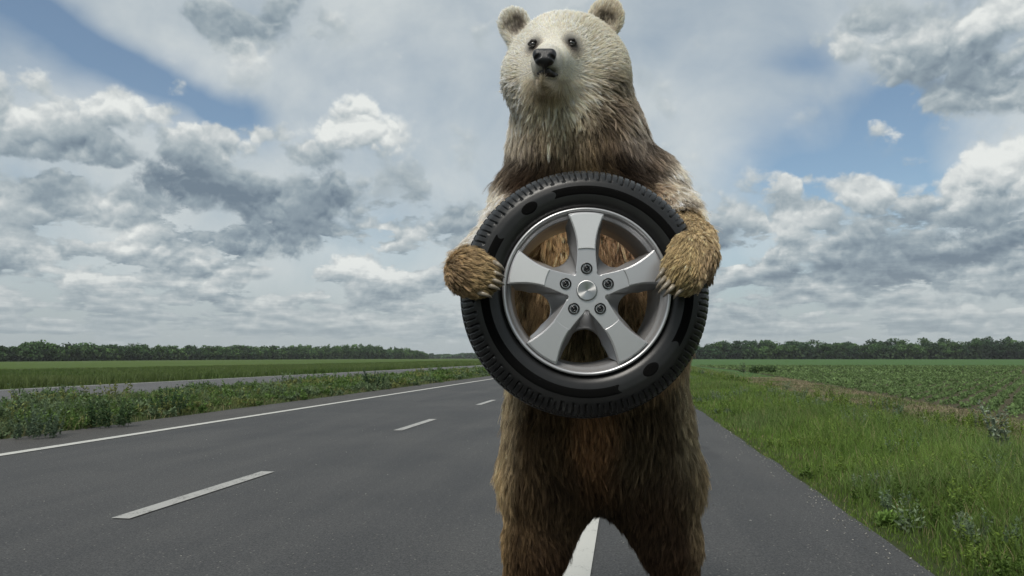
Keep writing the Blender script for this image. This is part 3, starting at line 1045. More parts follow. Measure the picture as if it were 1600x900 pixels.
# tyre: (radius, y); front sidewall, tread, back sidewall, inside
TP = [(.236, .030), (.243, .016), (.252, .006), (.262, .000), (.280, -.004), (.300, -.005), (.318, -.001), (.332, .009), (.343, .022), (.352, .040),
      (.358, .060), (.361, .085), (.362, .112), (.361, .140), (.358, .164), (.352, .184), (.340, .204), (.322, .220), (.290, .228), (.262, .224), (.246, .214), (.236, .200),
      (.226, .196), (.226, .120), (.230, .034), (.236, .030)]
TP = [(r_ + max(r_ - .30, 0) / .062 * .0085, y_) for r_, y_ in TP]
TQ = dense(TP, 200)
nth = 60 * 20
th = np.linspace(0, 2 * np.pi, nth + 1)[:-1]
RR = np.repeat(TQ[:, :1], nth, 1)
YY = np.repeat(TQ[:, 1:], nth, 1)
frt = int(np.argmin(np.abs(TQ[:, 0] - .262) + (TQ[:, 1] > .05) * 9))
outer = np.arange(len(TQ))
# tread coordinate: arc length from the front shoulder
arc = np.concatenate([[0], np.cumsum(np.linalg.norm(np.diff(TQ, axis=0), axis=1))])
s0 = arc[int(np.argmin(np.abs(TQ[:, 0] - .322) + (TQ[:, 1] > .05) * 9))]
s1 = arc[int(np.argmin(np.abs(TQ[:, 0] - .322) + (TQ[:, 1] < .05) * 9))]
tc_ = ((arc - s0) / (s1 - s0))[:, None]      # 0 front shoulder .. 1 back shoulder
ph = (th[None] / (2 * np.pi) * 60 + 0.35 * np.tanh((tc_ - .5) * 6) + .05 * np.clip((.10 - tc_) / .10, 0, 1)) % 1.0
cell = np.floor(th[None] / (2 * np.pi) * 60) % 2
g1 = np.clip(1 - np.abs(ph - .5) / .065, 0, 1) ** .5
g2 = np.clip(1 - np.abs(((ph + .5) % 1) - .5) / .06, 0, 1) ** .5 * (tc_ > .035) * .75
lat = np.clip(np.minimum(tc_ - .005, .995 - tc_) / .02, 0, 1)
gro = np.maximum(g1, g2) * lat
for cc_ in (.27, .5, .73):
    gro = np.maximum(gro, np.clip(1 - np.abs(tc_ - cc_) / .022, 0, 1) ** .5)
hook = np.clip(1 - np.abs(tc_ - .016 + .01 * (ph - .5)) / .010, 0, 1) ** .5 * ((ph > .5) & (ph < .74))
gro = np.maximum(gro, hook)
nrm = np.gradient(TQ, axis=0)
nrm = np.stack([nrm[:, 1], -nrm[:, 0]], -1)
nrm /= np.linalg.norm(nrm, axis=1, keepdims=True)
RR = RR - nrm[:, :1] * gro * .010
YY = YY - nrm[:, 1:] * gro * .010
V_ = wpt(RR, th[None], YY).reshape(-1, 3)
tyre = link('tyre', np_mesh('tyre', V_, [grid_faces(len(TQ), nth)]), M_rubber, wheel)


def side_y(r):
    k_ = TQ[:, 1] < .06
    k_ &= TQ[:, 0] > .25
    o_ = np.argsort(TQ[k_][:, 0])
    return np.interp(r, TQ[k_][o_][:, 0], TQ[k_][o_][:, 1])


def band(name, outline, label=None):
    """a slightly raised smooth black patch of the sidewall; outline = function (u, v in 0..1) -> (r, angle)"""
    nu, nv = 120, 7
    u_, v_ = np.meshgrid(np.linspace(0, 1, nu), np.linspace(0, 1, nv))
    r_, a_ = outline(u_, v_)
    V_ = wpt(r_, a_, side_y(r_) - .0022 * np.clip(np.minimum.reduce([u_ * 60, (1 - u_) * 60, v_ * 6, (1 - v_) * 6]) if name != 'sidewall_dot' else (1 - v_) * 6, 0, 1) + .001).reshape(-1, 3)
    o_ = link(name, np_mesh(name, V_, [grid_faces(nv, nu, False)]), M_gloss, tyre)
    return o_


def arcband(r0, r1, d0, d1, bulge0=0., bulge1=0.):
    def fn(u_, v_):
        r_ = r0 + (r1 - r0) * v_
        e_ = (1 - (2 * v_ - 1) ** 2)
        return r_, np.radians(d0 + bulge0 * e_ + (d1 + bulge1 * e_ - d0 - bulge0 * e_) * u_)
    return fn


def oval(dc, rc_, ra, rt):
    def fn(u_, v_):
        aa_ = u_ * 2 * np.pi
        rad = v_ * .98 + .02
        return rc_ + rad * ra * np.cos(aa_), math.radians(dc) + rad * rt * np.sin(aa_) / rc_
    return fn


band('sidewall_band', arcband(.278, .308, 26, 111, -3, -3))
band('sidewall_band', arcband(.281, .305, 19.5, 22.5, -4, -4))
band('sidewall_band', arcband(.283, .303, 13, 16, -4, -4))
band('sidewall_band', arcband(.278, .308, 145, 291, 3, -3))
band('sidewall_band', arcband(.278, .308, -33, 6, 3, -3))
band('sidewall_dot', oval(124.5, .290, .017, .028))
band('sidewall_dot', oval(-51.5, .287, .017, .028))

# rim barrel and lip
lathe('rim_barrel', [(.243, .014), (.2435, .004), (.241, -.002), (.237, -.003), (.233, .000), (.230, .007), (.2285, .016), (.224, .024), (.218, .030), (.2165, .040), (.217, .050),
                     (.213, .075), (.208, .12), (.206, .185), (.210, .196), (.224, .196), (.226, .190), (.2255, .12), (.230, .06), (.240, .03), (.243, .014)], 180, M_alloy, wheel, 110)


def curve_plate(name, loops, y, thick, bev, material, parent, res=3):
    cu = bpy.data.curves.new(name, 'CURVE')
    cu.dimensions = '2D'
    cu.fill_mode = 'BOTH'
    cu.extrude = thick / 2
    cu.bevel_depth = bev
    cu.bevel_resolution = res
    for lp in loops:
        spl = cu.splines.new('POLY')
        spl.points.add(len(lp) - 1)
        for pt_, (x_, z_) in zip(spl.points, lp):
            pt_.co = (x_, z_, 0, 1)
        spl.use_cyclic_u = True
    tmp = bpy.data.objects.new('plate', cu)
    C.objects.link(tmp)
    bpy.context.view_layer.update()
    me = bpy.data.meshes.new_from_object(tmp.evaluated_get(bpy.context.evaluated_depsgraph_get()))
    bpy.data.objects.remove(tmp)
    me.name = name
    me.materials.clear()
    # local XY plane -> world XZ, towards the camera (-Y)
    me.transform(Matrix.Translation((WC[0], WY + y, WC[2])) @ Matrix.Rotation(R(90), 4, 'X'))
    for pl in me.polygons:
        pl.use_smooth = False
    return link(name, me, material, parent)


# window shapes between spokes: front edge (spoke faces) and rear edge (opening), as loops of (r, angle from window centre)
def window_loop(r_in, r_out, half_out, half_in, rnd, n_=14):
    """rounded triangle pointing to the hub, in wheel coordinates about angle 0"""
    pts = []
    # tip arc
    for k_ in range(-n_, n_ + 1):
        f_ = k_ / n_
        a_ = f_ * math.pi / 2 * .92
        pts.append((r_in + rnd * (1 - math.cos(a_)), rnd * math.sin(a_)))
    # side to outer corner
    xo, yo = r_out * math.cos(half_out), r_out * math.sin(half_out)
    tip = pts[-1]
    side = []
    for k_ in range(1, 13):
        f_ = k_ / 12
        bow = half_in * math.sin(f_ * math.pi) * 1.0
        side.append((tip[0] + (xo - tip[0]) * f_ + bow * .25, tip[1] + (yo - tip[1]) * f_ - bow))
    arc_ = [(r_out * math.cos(half_out - 2 * half_out * k_ / 24), r_out * math.sin(half_out - 2 * half_out * k_ / 24)) for k_ in range(1, 24)]
    return pts + side + arc_ + [(x_, -y_) for x_, y_ in side[::-1]]


def rotate(lp, a_):
    return [(x_ * math.cos(a_) - y_ * math.sin(a_), x_ * math.sin(a_) + y_ * math.cos(a_)) for x_, y_ in lp]


HALF_SP = 26.5 / 122.0          # half angle of a spoke at its outer end
front = window_loop(.054, .222, R(36) - HALF_SP, -.013, .010)
rear = window_loop(.106, .205, R(20.5), -.002, .050)
front_l = [rotate(front, R(126 + 72 * k_)) for k_ in range(5)]
Ro = .2315
circ = [(Ro * math.cos(a_), Ro * math.sin(a_)) for a_ in np.linspace(0, 2 * math.pi, 181)[:-1]]
# clip: the outer edge between spokes is left open: build the star as one outline
star = []
for k_ in range(5):
    c_a = R(126 - 72 * k_)
    lp = list(front)
    n_tip = 29
    tip = lp[:n_tip]
    side_p = lp[n_tip:n_tip + 12]
    side_m = [(x_, -y_) for x_, y_ in side_p]
    path = list(side_p)[::-1] + tip[::-1] + side_m      # from +side outer corner, through the tip, to -side outer corner
    star += rotate(path, c_a)
    a0 = c_a - (R(36) - HALF_SP)
    a1 = c_a - R(72) + (R(36) - HALF_SP)
    for f_ in np.linspace(0, 1, 9):
        a_ = a0 + (a1 - a0) * f_
        star.append((.2265 * math.cos(a_), .2265 * math.sin(a_)))
spokes = curve_plate('spokes', [star], .012, .016, .0028, M_alloy, wheel)
# raised faces on the outer part of every spoke, butting on a shallow step round the hub
for k_ in range(5):
    c_a = R(90 + 72 * k_)
    lp = []
    for f_ in np.linspace(0, 1, 16):         # left side outwards
        r_ = .124 + (.2215 - .124) * f_
        lp.append((r_, f_))

    def halfw(r_):
        # half width of the spoke at radius r_: distance to the window sides
        rs = [math.hypot(x_, y_) for x_, y_ in front[29:41]]
        an = [R(36) - math.atan2(y_, x_) for x_, y_ in front[29:41]]
        return np.interp(r_, rs, an)
    L1 = [(r_, halfw(r_) - .0022 / r_) for r_, _ in lp]
    out_ = [(r_ * math.cos(c_a + a_), r_ * math.sin(c_a + a_)) for r_, a_ in L1]
    out_ += [(.2235 * math.cos(c_a + a_), .2235 * math.sin(c_a + a_)) for a_ in np.linspace(L1[-1][1], -L1[-1][1], 9)[1:-1]]
    out_ += [(r_ * math.cos(c_a - a_), r_ * math.sin(c_a - a_)) for r_, a_ in L1[::-1]]
    out_ += [(.124 * math.cos(c_a + a_), .124 * math.sin(c_a + a_)) for a_ in np.linspace(-L1[0][1], L1[0][1], 9)[1:-1]]
    o_ = curve_plate('spoke_face', [out_], -.0005, .0008, .0018, M_alloy_lit if k_ in (0, 1) else M_alloy, spokes)  # top and upper left faces get the lit alloy colour

# hollows: lofts from the front outline down to the openings
V_all, F_all, base_n = [], [], 0
nl_ = len(front)
for k_ in range(5):
    a_ = R(126 + 72 * k_)
    f3 = np.array(rotate(front, a_)); r3 = np.array(rotate(rear, a_))
    rings = []
    for j_ in range(13):
        f_ = j_ / 12
        e_ = f_ ** .75
        pt2 = f3 * (1 - e_) + r3 * e_
        y_ = .012 + .062 * (1 - (1 - f_) ** 1.8) - .010 * math.sin(f_ * math.pi)
        rings.append(np.stack([WC[0] + pt2[:, 0], np.full(nl_, WY + y_), WC[2] + pt2[:, 1]], -1))
    for j_ in range(1, 5):                     # thickness behind the opening edge
        f_ = j_ / 4
        pt2 = r3 * (1 + .02 * f_)
        rings.append(np.stack([WC[0] + pt2[:, 0], np.full(nl_, WY + .074 + .018 * f_), WC[2] + pt2[:, 1]], -1))
    # leave out the outer arc of the loop, the barrel closes it
    keep_n = np.r_[np.arange(29 + 12), np.arange(nl_ - 12, nl_)]
    ring_a = np.array(rings)[:, np.r_[np.arange(nl_ - 12, nl_), np.arange(29 + 12)]]
    nn_, mm_ = ring_a.shape[:2]
    i_ = np.arange(nn_ * mm_).reshape(nn_, mm_) + base_n
    F_all.append(np.stack([i_[:-1, :-1], i_[:-1, 1:], i_[1:, 1:], i_[1:, :-1]], -1).reshape(-1, 4))
    V_all.append(ring_a.reshape(-1, 3))
    base_n += nn_ * mm_
link('spoke_hollow', np_mesh('spoke_hollow', np.concatenate(V_all), [np.concatenate(F_all)]), M_alloy, wheel)
# back of the spokes and hub (seen from the side only)
lathe('hub_back', [(.0, .095), (.09, .095), (.10, .090), (.105, .075)], 60, M_alloy, wheel)

# centre cap
hub = lathe('hub_cap', [(.0001, -.0010), (.010, -.0018), (.026, -.0034), (.0288, -.0034), (.0300, -.0010), (.0302, .004)], 72, M_cap, wheel)
hub.data.transform(Matrix.Translation((-WC[0], -WY, -WC[2])))
hub.matrix_world = Matrix.Translation((WC[0], WY, WC[2]))
bpy.context.view_layer.update()
lathe('cap_groove', [(.0303, .0018), (.0318, .0012), (.0335, .0018)], 72, M_black, hub)
for k_ in range(5):
    a_ = R(90 + 72 * k_ + (0 if k_ else 0))
    cx_, cz_ = .0640 * math.cos(a_), .0640 * math.sin(a_)

    def small(name, prof, seg, material, parent, rot=0.):
        th_ = np.linspace(0, 2 * np.pi, seg + 1)[:-1] + rot
        pr = np.asarray(prof)
        V_ = np.stack([WC[0] + cx_ + pr[:, :1] * np.cos(th_), WY + pr[:, 1:] + 0 * th_[None], WC[2] + cz_ + pr[:, :1] * np.sin(th_)], -1).reshape(-1, 3)
        me = np_mesh(name, V_, [grid_faces(len(pr), seg)], seg > 12)
        return link(name, me, material, parent)
    cup = small('bolt_seat', [(.0165, .0030), (.0170, -.0002), (.0160, -.0022), (.0140, -.0022), (.0125, .0008), (.0120, .0015), (.0001, .0017)], 40, M_black, wheel)
    bolt = small('wheel_bolt', [(.0106, .0012), (.0106, -.0035), (.0090, -.0058), (.0064, -.0060), (.0052, -.0020), (.0001, -.0018)], 6, M_bolt, wheel, a_)
    small('bolt_tip', [(.0046, -.002), (.0042, -.0052), (.0020, -.0058), (.0001, -.0058)], 20, M_bolt, bolt)
# ------------------------------------------------------------------ the bear: one continuous body grown from a distance field
BY = 2.75


def mpp(Y):
    return Y / F


PR = []      # primitives: (a, b, ra, rb, k, flow, scale)


def cone(a, b, ra, rb, k=.06, flow=None, sy=1.0):
    a = P(*a); b = P(*b)
    fl = (b - a) if flow is None else np.asarray(flow, float)
    PR.append(dict(a=a, b=b, ra=ra, rb=rb, k=k, fl=fl / max(np.linalg.norm(fl), 1e-6), sy=sy))


DN = (0, -.05, -1)
# trunk
cone((893, 150, 2.74), (903, 235, 2.78), .222, .238, .08, DN)
cone((905, 240, 2.78), (922, 360, 2.80), .235, .300, .10, DN)
cone((922, 360, 2.80), (928, 520, 2.80), .300, .305, .12, DN)
cone((930, 520, 2.80), (934, 655, 2.82), .298, .298, .14, DN)
# shoulders
cone((838, 318, 2.74), (1000, 308, 2.74), .112, .122, .14, DN)
# left arm (viewer's left) behind the tyre, then round its edge
cone((832, 316, 2.74), (806, 360, 2.60), .118, .096, .08)
cone((806, 360, 2.60), (742, 415, 2.36), .098, .060, .06)
cone((740, 414, 2.33), (727, 421, 2.20), .048, .044, .05)
cone((727, 421, 2.20), (732, 427, 2.05), .040, .046, .05, (.4, -.8, -.3))
cone((733, 425, 2.035), (753, 434, 2.015), .058, .044, .05, (.85, 0, -.35))
LT = [((752, 410, 2.035), (772, 413, 2.03)), ((752, 421, 2.025), (768, 429, 2.02)), ((750, 433, 2.02), (764, 441, 2.015)), ((746, 442, 2.02), (758, 450, 2.015)), ((738, 450, 2.02), (747, 459, 2.02))]
for a_, b_ in LT:
    cone(a_, b_, .021, .015, .018, (.85, 0, -.4))
# right arm over the tyre
cone((1006, 304, 2.72), (1047, 342, 2.50), .118, .082, .09)
cone((1048, 340, 2.50), (1084, 378, 2.20), .078, .054, .06)
cone((1084, 378, 2.20), (1084, 400, 2.07), .054, .056, .05, (0, -.3, -1))
cone((1083, 398, 2.055), (1071, 428, 2.01), .057, .053, .05, (-.35, 0, -1))
cone((1096, 402, 2.12), (1101, 434, 2.14), .030, .023, .04, (.1, 0, -1))
RT = [((1050, 408, 2.03), (1041, 424, 2.025)), ((1052, 422, 2.02), (1043, 436, 2.015)), ((1058, 430, 2.015), (1050, 443, 2.01)), ((1065, 435, 2.015), (1059, 448, 2.01)), ((1074, 437, 2.02), (1071, 450, 2.015))]
for a_, b_ in RT:
    cone(a_, b_, .021, .016, .018, (-.5, 0, -.85))
# hips and legs
cone((878, 665, 2.80), (855, 745, 2.77), .182, .160, .12, DN)
cone((855, 745, 2.77), (838, 850, 2.75), .160, .104, .05, DN)
cone((838, 850, 2.75), (830, 905, 2.76), .104, .080, .05, DN)
cone((830, 905, 2.76), (829, 1020, 2.84), .080, .080, .05, DN)
cone((829, 1038, 2.84), (826, 1052, 2.62), .075, .055, .06, (0, -1, 0))
cone((990, 665, 2.80), (1022, 745, 2.77), .182, .155, .12, DN)
cone((1024, 745, 2.77), (1048, 850, 2.75), .155, .094, .05, DN)
cone((1048, 850, 2.75), (1055, 905, 2.76), .094, .066, .05, DN)
cone((1055, 905, 2.76), (1060, 1020, 2.84), .066, .074, .05, DN)
cone((1060, 1038, 2.84), (1064, 1052, 2.62), .072, .055, .06, (0, -1, 0))
cone((905, 765, 2.78), (860, 850, 2.76), .080, .045, .06, DN)
cone((965, 765, 2.78), (1026, 850, 2.76), .080, .045, .06, DN)
# head
NOSE = P(851, 89, 2.285)
cone((848, 97, 2.64), (922, 97, 2.66), .118, .122, .08, (0, 1, -.3))
cone((862, 68, 2.60), (905, 66, 2.62), .080, .084, .07, (0, 1, -.2))
cone((886, 85, 2.62), (888, 95, 2.76), .105, .120, .08, (0, 1, -.2))
cone((850, 122, 2.62), (832, 122, 2.60), .105, .100, .08)
cone((918, 120, 2.62), (926, 116, 2.62), .100, .085, .08)
cone((866, 74, 2.54), (872, 72, 2.60), .078, .088, .07)
cone((872, 90, 2.53), (854, 94, 2.345), .078, .046, .05)
cone((854, 103, 2.37), (853, 104, 2.34), .046, .040, .03)
cone((861, 120, 2.48), (855, 117, 2.352), .054, .031, .030)
cone((862, 150, 2.56), (880, 190, 2.62), .105, .125, .09, DN)
HEAD_N = 0
EARS = [(P(803, 36, 2.68), P(818, 72, 2.66), .059, -18), (P(945, 32, 2.68), P(928, 68, 2.66), .064, 22), (P(950, 17, 2.68), P(945, 32, 2.68), .042, 0)]
for (c_, b_, r_, _) in EARS:
    PR.append(dict(a=b_, b=c_, ra=r_ * .82, rb=r_, k=.022, fl=(c_ - b_) / np.linalg.norm(c_ - b_), sy=.42))


def prim_d(pt, q):
    """signed distance of a round cone (approximately), flattened along Y by sy"""
    a, b = q['a'].copy(), q['b'].copy()
    X = pt.copy()
    if q['sy'] != 1.0:
        X = X.copy()
        X[..., 1] = (X[..., 1] - a[1]) / q['sy'] + a[1]
        b[1] = (b[1] - a[1]) / q['sy'] + a[1]
    ab = b - a
    L2 = max(float(ab @ ab), 1e-9)
    t_ = np.clip(((X - a.astype(X.dtype)) @ ab.astype(X.dtype)) / L2, 0, 1)
    d_ = np.linalg.norm(X - a.astype(X.dtype) - t_[..., None] * ab.astype(X.dtype), axis=-1)
    return (d_ - (q['ra'] + (q['rb'] - q['ra']) * t_)) * (q['sy'] if q['sy'] != 1 else 1.0)


lo = np.array([-.50, 1.90, -.02]); hi = np.array([.95, 3.25, 2.62])
HS = .0115
dims = np.ceil((hi - lo) / HS).astype(int)
D = np.full(dims, .25, np.float32)
axs = [lo[c_] + HS * np.arange(dims[c_]) for c_ in range(3)]


def region(mn, mx):
    i0 = np.maximum(((mn - lo) / HS).astype(int), 0)
    i1 = np.minimum(((mx - lo) / HS).astype(int) + 2, dims)
    sl = tuple(slice(i0[c_], i1[c_]) for c_ in range(3))
    G = np.stack(np.meshgrid(*[axs[c_][i0[c_]:i1[c_]] for c_ in range(3)], indexing='ij'), -1).astype(np.float32)
    return sl, G


def smin(a, b, k):
    h = np.maximum(k - np.abs(a - b), 0) / k
    return np.minimum(a, b) - h * h * k * .25


for q_ in PR:
    rm = max(q_['ra'], q_['rb']) + .16
    sl_, G_ = region(np.minimum(q_['a'], q_['b']) - rm, np.maximum(q_['a'], q_['b']) + rm)
    D[sl_] = smin(D[sl_], prim_d(G_, q_), np.float32(q_['k']))


def carve(c, r, sy, k, sgn_scale=(1, 1, 1)):
    sl_, G_ = region(c - r * 2.0 - .05, c + r * 2.0 + .05)
    d_ = (np.linalg.norm((G_ - c) / np.array(sgn_scale), axis=-1) - r) * min(sgn_scale)
    D[sl_] = -smin(-D[sl_], d_.astype(np.float32), np.float32(k))


for (c_, b_, r_, _) in EARS[:2]:
    carve(c_ * .85 + b_ * .15 + np.array([0, -.035, 0]), r_ * .72, 1, .012, (1, .75, 1.15))


def first_hit(px_, py_, y0=2.2, y1=2.9):
    for Y_ in np.arange(y0, y1, .002):
        p_ = P(px_, py_, Y_)
        i_ = np.round((p_ - lo) / HS).astype(int)
        if D[tuple(i_)] < 0:
            return p_
    return P(px_, py_, y1)


EYES = [first_hit(833, 68) + np.array([0, .004, 0]), first_hit(893, 66) + np.array([0, .004, 0])]
for e_ in EYES:
    carve(e_ + np.array([0, -.016, 0]), .017, 1, .02)
carve(P(856, 113.5, 2.33), .020, 1, .012, (1.15, 1.0, .50))


def surface_nets(D, lo, h):
    s_ = D < 0
    c_ = np.zeros(tuple(x - 1 for x in D.shape), np.int8)
    for dx in (0, 1):
        for dy in (0, 1):
            for dz in (0, 1):
                c_ += s_[dx:D.shape[0] - 1 + dx, dy:D.shape[1] - 1 + dy, dz:D.shape[2] - 1 + dz]
    act = (c_ > 0) & (c_ < 8)
    idx = np.full(act.shape, -1, np.int64)
    I = np.argwhere(act)
    idx[act] = np.arange(len(I))
    acc = np.zeros((len(I), 3)); cnt = np.zeros(len(I))
    cor = [np.array(x) for x in np.ndindex(2, 2, 2)]
    for a_ in cor:
        for ax in range(3):
            if a_[ax] == 0:
                b_ = a_.copy(); b_[ax] = 1
                da = D[tuple((I + a_).T)]; db = D[tuple((I + b_).T)]
                cr = (da < 0) != (db < 0)
                t_ = np.where(cr, da / np.where(cr, da - db, 1), 0)
                pt = a_ + t_[:, None] * (b_ - a_)
                acc += pt * cr[:, None]; cnt += cr
    V_ = lo + (I + acc / cnt[:, None]) * h
    F_ = []
    for ax in range(3):
        u_, v_ = [(1, 2), (2, 0), (0, 1)][ax]
        sh = list(D.shape); sh[ax] -= 1
        A_ = np.take(s_, range(0, D.shape[ax] - 1), ax); B_ = np.take(s_, range(1, D.shape[ax]), ax)
        E = np.argwhere(A_ != B_)
        E = E[(E[:, u_] > 0) & (E[:, v_] > 0) & (E[:, u_] < D.shape[u_] - 1) & (E[:, v_] < D.shape[v_] - 1)]
        eu = np.zeros(3, int); eu[u_] = 1
        ev = np.zeros(3, int); ev[v_] = 1
        q0, q1, q2, q3 = [idx[tuple(x.T)] for x in (E - eu - ev, E - ev, E, E - eu)]
        inside = A_[tuple(E.T)]
        Q_ = np.stack([q0, q1, q2, q3], -1)
        Q_[~inside] = Q_[~inside][:, ::-1]
        F_.append(Q_)
    return V_, np.concatenate(F_)


BV, BF = surface_nets(D, lo, HS)
BV[:, 2] = np.maximum(BV[:, 2], .002)
# relax the grid pattern a little
A_e = np.concatenate([BF[:, [0, 1]], BF[:, [1, 2]], BF[:, [2, 3]], BF[:, [3, 0]]])
for _ in range(2):
    acc = np.zeros_like(BV); cnt = np.zeros(len(BV))
    for c_ in range(3):
        acc[:, c_] = np.bincount(A_e[:, 0], BV[A_e[:, 1], c_], len(BV)) + np.bincount(A_e[:, 1], BV[A_e[:, 0], c_], len(BV))
    cnt = np.bincount(A_e.ravel(), minlength=len(BV))
    BV = BV * .5 + .5 * acc / cnt[:, None]

# face and vertex normals
fn = np.cross(BV[BF[:, 2]] - BV[BF[:, 0]], BV[BF[:, 3]] - BV[BF[:, 1]])
VN = np.zeros_like(BV)
for c_ in range(4):
    for ax in range(3):
        VN[:, ax] += np.bincount(BF[:, c_], fn[:, ax], len(BV))
VN = unit(VN)

# --- coat colours by place, rim light painted in as pale outer edges, in picture coordinates of the root
PIG_RIM = [  # px, py, rx, ry, colour, weight
    (800, 40, 40, 40, (.90, .87, .79), 1.2), (950, 30, 40, 40, (.66, .60, .50), 1.2),
    (865, 50, 100, 55, (.95, .915, .82), 2.0), (810, 110, 60, 60, (.90, .87, .79), 1.4), (900, 110, 60, 50, (.92, .89, .80), 1.5), (950, 100, 60, 50, (.84, .79, .69), 1.2),
    (850, 90, 30, 30, (.74, .71, .66), 1.6), (857, 140, 32, 24, (.30, .22, .09), 1.2), (868, 172, 42, 36, (.74, .68, .53), 2.0), (885, 212, 34, 24, (.46, .39, .28), 1.4),
    (796, 180, 34, 56, (.82, .78, .70), 2.2), (840, 205, 50, 36, (.34, .28, .215), 1.0),
    (966, 160, 40, 46, (.25, .20, .155), 2.0), (948, 132, 18, 20, (.17, .12, .07), 1.4), (1000, 190, 24, 50, (.72, .68, .62), 2.0), (935, 185, 26, 40, (.15, .11, .075), 1.2),
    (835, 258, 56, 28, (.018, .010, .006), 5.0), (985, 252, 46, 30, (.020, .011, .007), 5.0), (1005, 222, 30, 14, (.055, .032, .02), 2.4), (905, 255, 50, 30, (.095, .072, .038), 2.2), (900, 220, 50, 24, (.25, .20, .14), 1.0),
    (760, 310, 26, 50, (.86, .81, .73), 4.0), (812, 275, 26, 20, (.10, .06, .035), 1.6), (800, 255, 16, 16, (.40, .34, .27), .8),
    (1062, 262, 28, 40, (.86, .82, .74), 3.6), (1084, 320, 22, 40, (.82, .76, .67), 3.6), (1030, 300, 26, 30, (.34, .25, .17), 1.2), (1020, 250, 24, 16, (.20, .13, .085), .9), (1040, 235, 26, 22, (.42, .36, .29), .9),  # pale outer arm: coat tone plus painted rim highlight
    (865, 385, 60, 40, (.52, .38, .23), 1.8), (965, 390, 50, 40, (.44, .31, .21), 1.6), (1000, 400, 20, 40, (.20, .15, .10), 1.0),
    (830, 480, 50, 60, (.34, .25, .15), 1.8), (1000, 490, 50, 60, (.34, .24, .14), 1.8), (910, 540, 60, 34, (.26, .22, .13), 1.8), (915, 460, 60, 50, (.13, .10, .06), 1.0),
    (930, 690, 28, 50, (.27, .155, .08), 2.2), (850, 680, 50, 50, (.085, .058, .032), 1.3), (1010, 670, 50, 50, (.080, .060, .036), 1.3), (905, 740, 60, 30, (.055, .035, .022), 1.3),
    (790, 640, 18, 80, (.48, .41, .29), 2.2), (780, 740, 16, 80, (.46, .37, .23), 2.4), (782, 830, 12, 60, (.32, .23, .12), 2.0), (1082, 650, 20, 70, (.34, .29, .20), 2.0), (1096, 760, 16, 90, (.34, .27, .17), 2.2),  # lighter outer edges of hips and legs are painted rim light
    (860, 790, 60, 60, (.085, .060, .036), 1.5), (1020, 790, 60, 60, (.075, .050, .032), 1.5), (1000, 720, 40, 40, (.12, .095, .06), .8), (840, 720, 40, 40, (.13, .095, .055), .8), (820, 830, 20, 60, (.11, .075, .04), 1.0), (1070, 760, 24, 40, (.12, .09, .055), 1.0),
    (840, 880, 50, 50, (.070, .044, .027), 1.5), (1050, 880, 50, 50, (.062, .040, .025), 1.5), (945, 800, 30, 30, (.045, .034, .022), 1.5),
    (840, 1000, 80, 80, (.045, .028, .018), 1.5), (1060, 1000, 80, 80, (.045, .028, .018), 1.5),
]
PAWC = [  # only for roots in front of y = 2.3
    (735, 410, 40, 40, (.40, .31, .19), 2.), (712, 440, 18, 34, (.26, .19, .13), 1.3), (760, 440, 24, 30, (.36, .29, .155), 1.5), (780, 420, 14, 14, (.16, .145, .12), 1.5),
    (768, 448, 14, 18, (.14, .125, .10), 1.2), (725, 455, 26, 20, (.30, .22, .12), 1.2),
    (1090, 365, 30, 26, (.50, .41, .27), 1.6), (1075, 400, 34, 34, (.42, .34, .20), 2.0), (1108, 420, 14, 40, (.30, .23, .17), 1.5), (1060, 440, 26, 22, (.34, .285, .165), 1.4),
    (1036, 430, 14, 24, (.20, .18, .14), 1.4), (1050, 452, 16, 12, (.15, .135, .11), 1.2),
]


def pigment_and_rim(pos):
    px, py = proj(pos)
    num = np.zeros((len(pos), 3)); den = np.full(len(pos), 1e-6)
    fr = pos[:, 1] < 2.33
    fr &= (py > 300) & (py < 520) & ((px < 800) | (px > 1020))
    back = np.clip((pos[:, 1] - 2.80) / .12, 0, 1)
    for lst, mk in ((PIG_RIM, ~fr), (PAWC, fr)):
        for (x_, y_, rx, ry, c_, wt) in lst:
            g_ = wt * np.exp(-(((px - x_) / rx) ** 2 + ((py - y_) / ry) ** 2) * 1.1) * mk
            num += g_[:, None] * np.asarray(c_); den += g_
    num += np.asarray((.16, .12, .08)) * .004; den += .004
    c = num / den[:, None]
    return c, px, py


bc, _, _ = pigment_and_rim(BV)


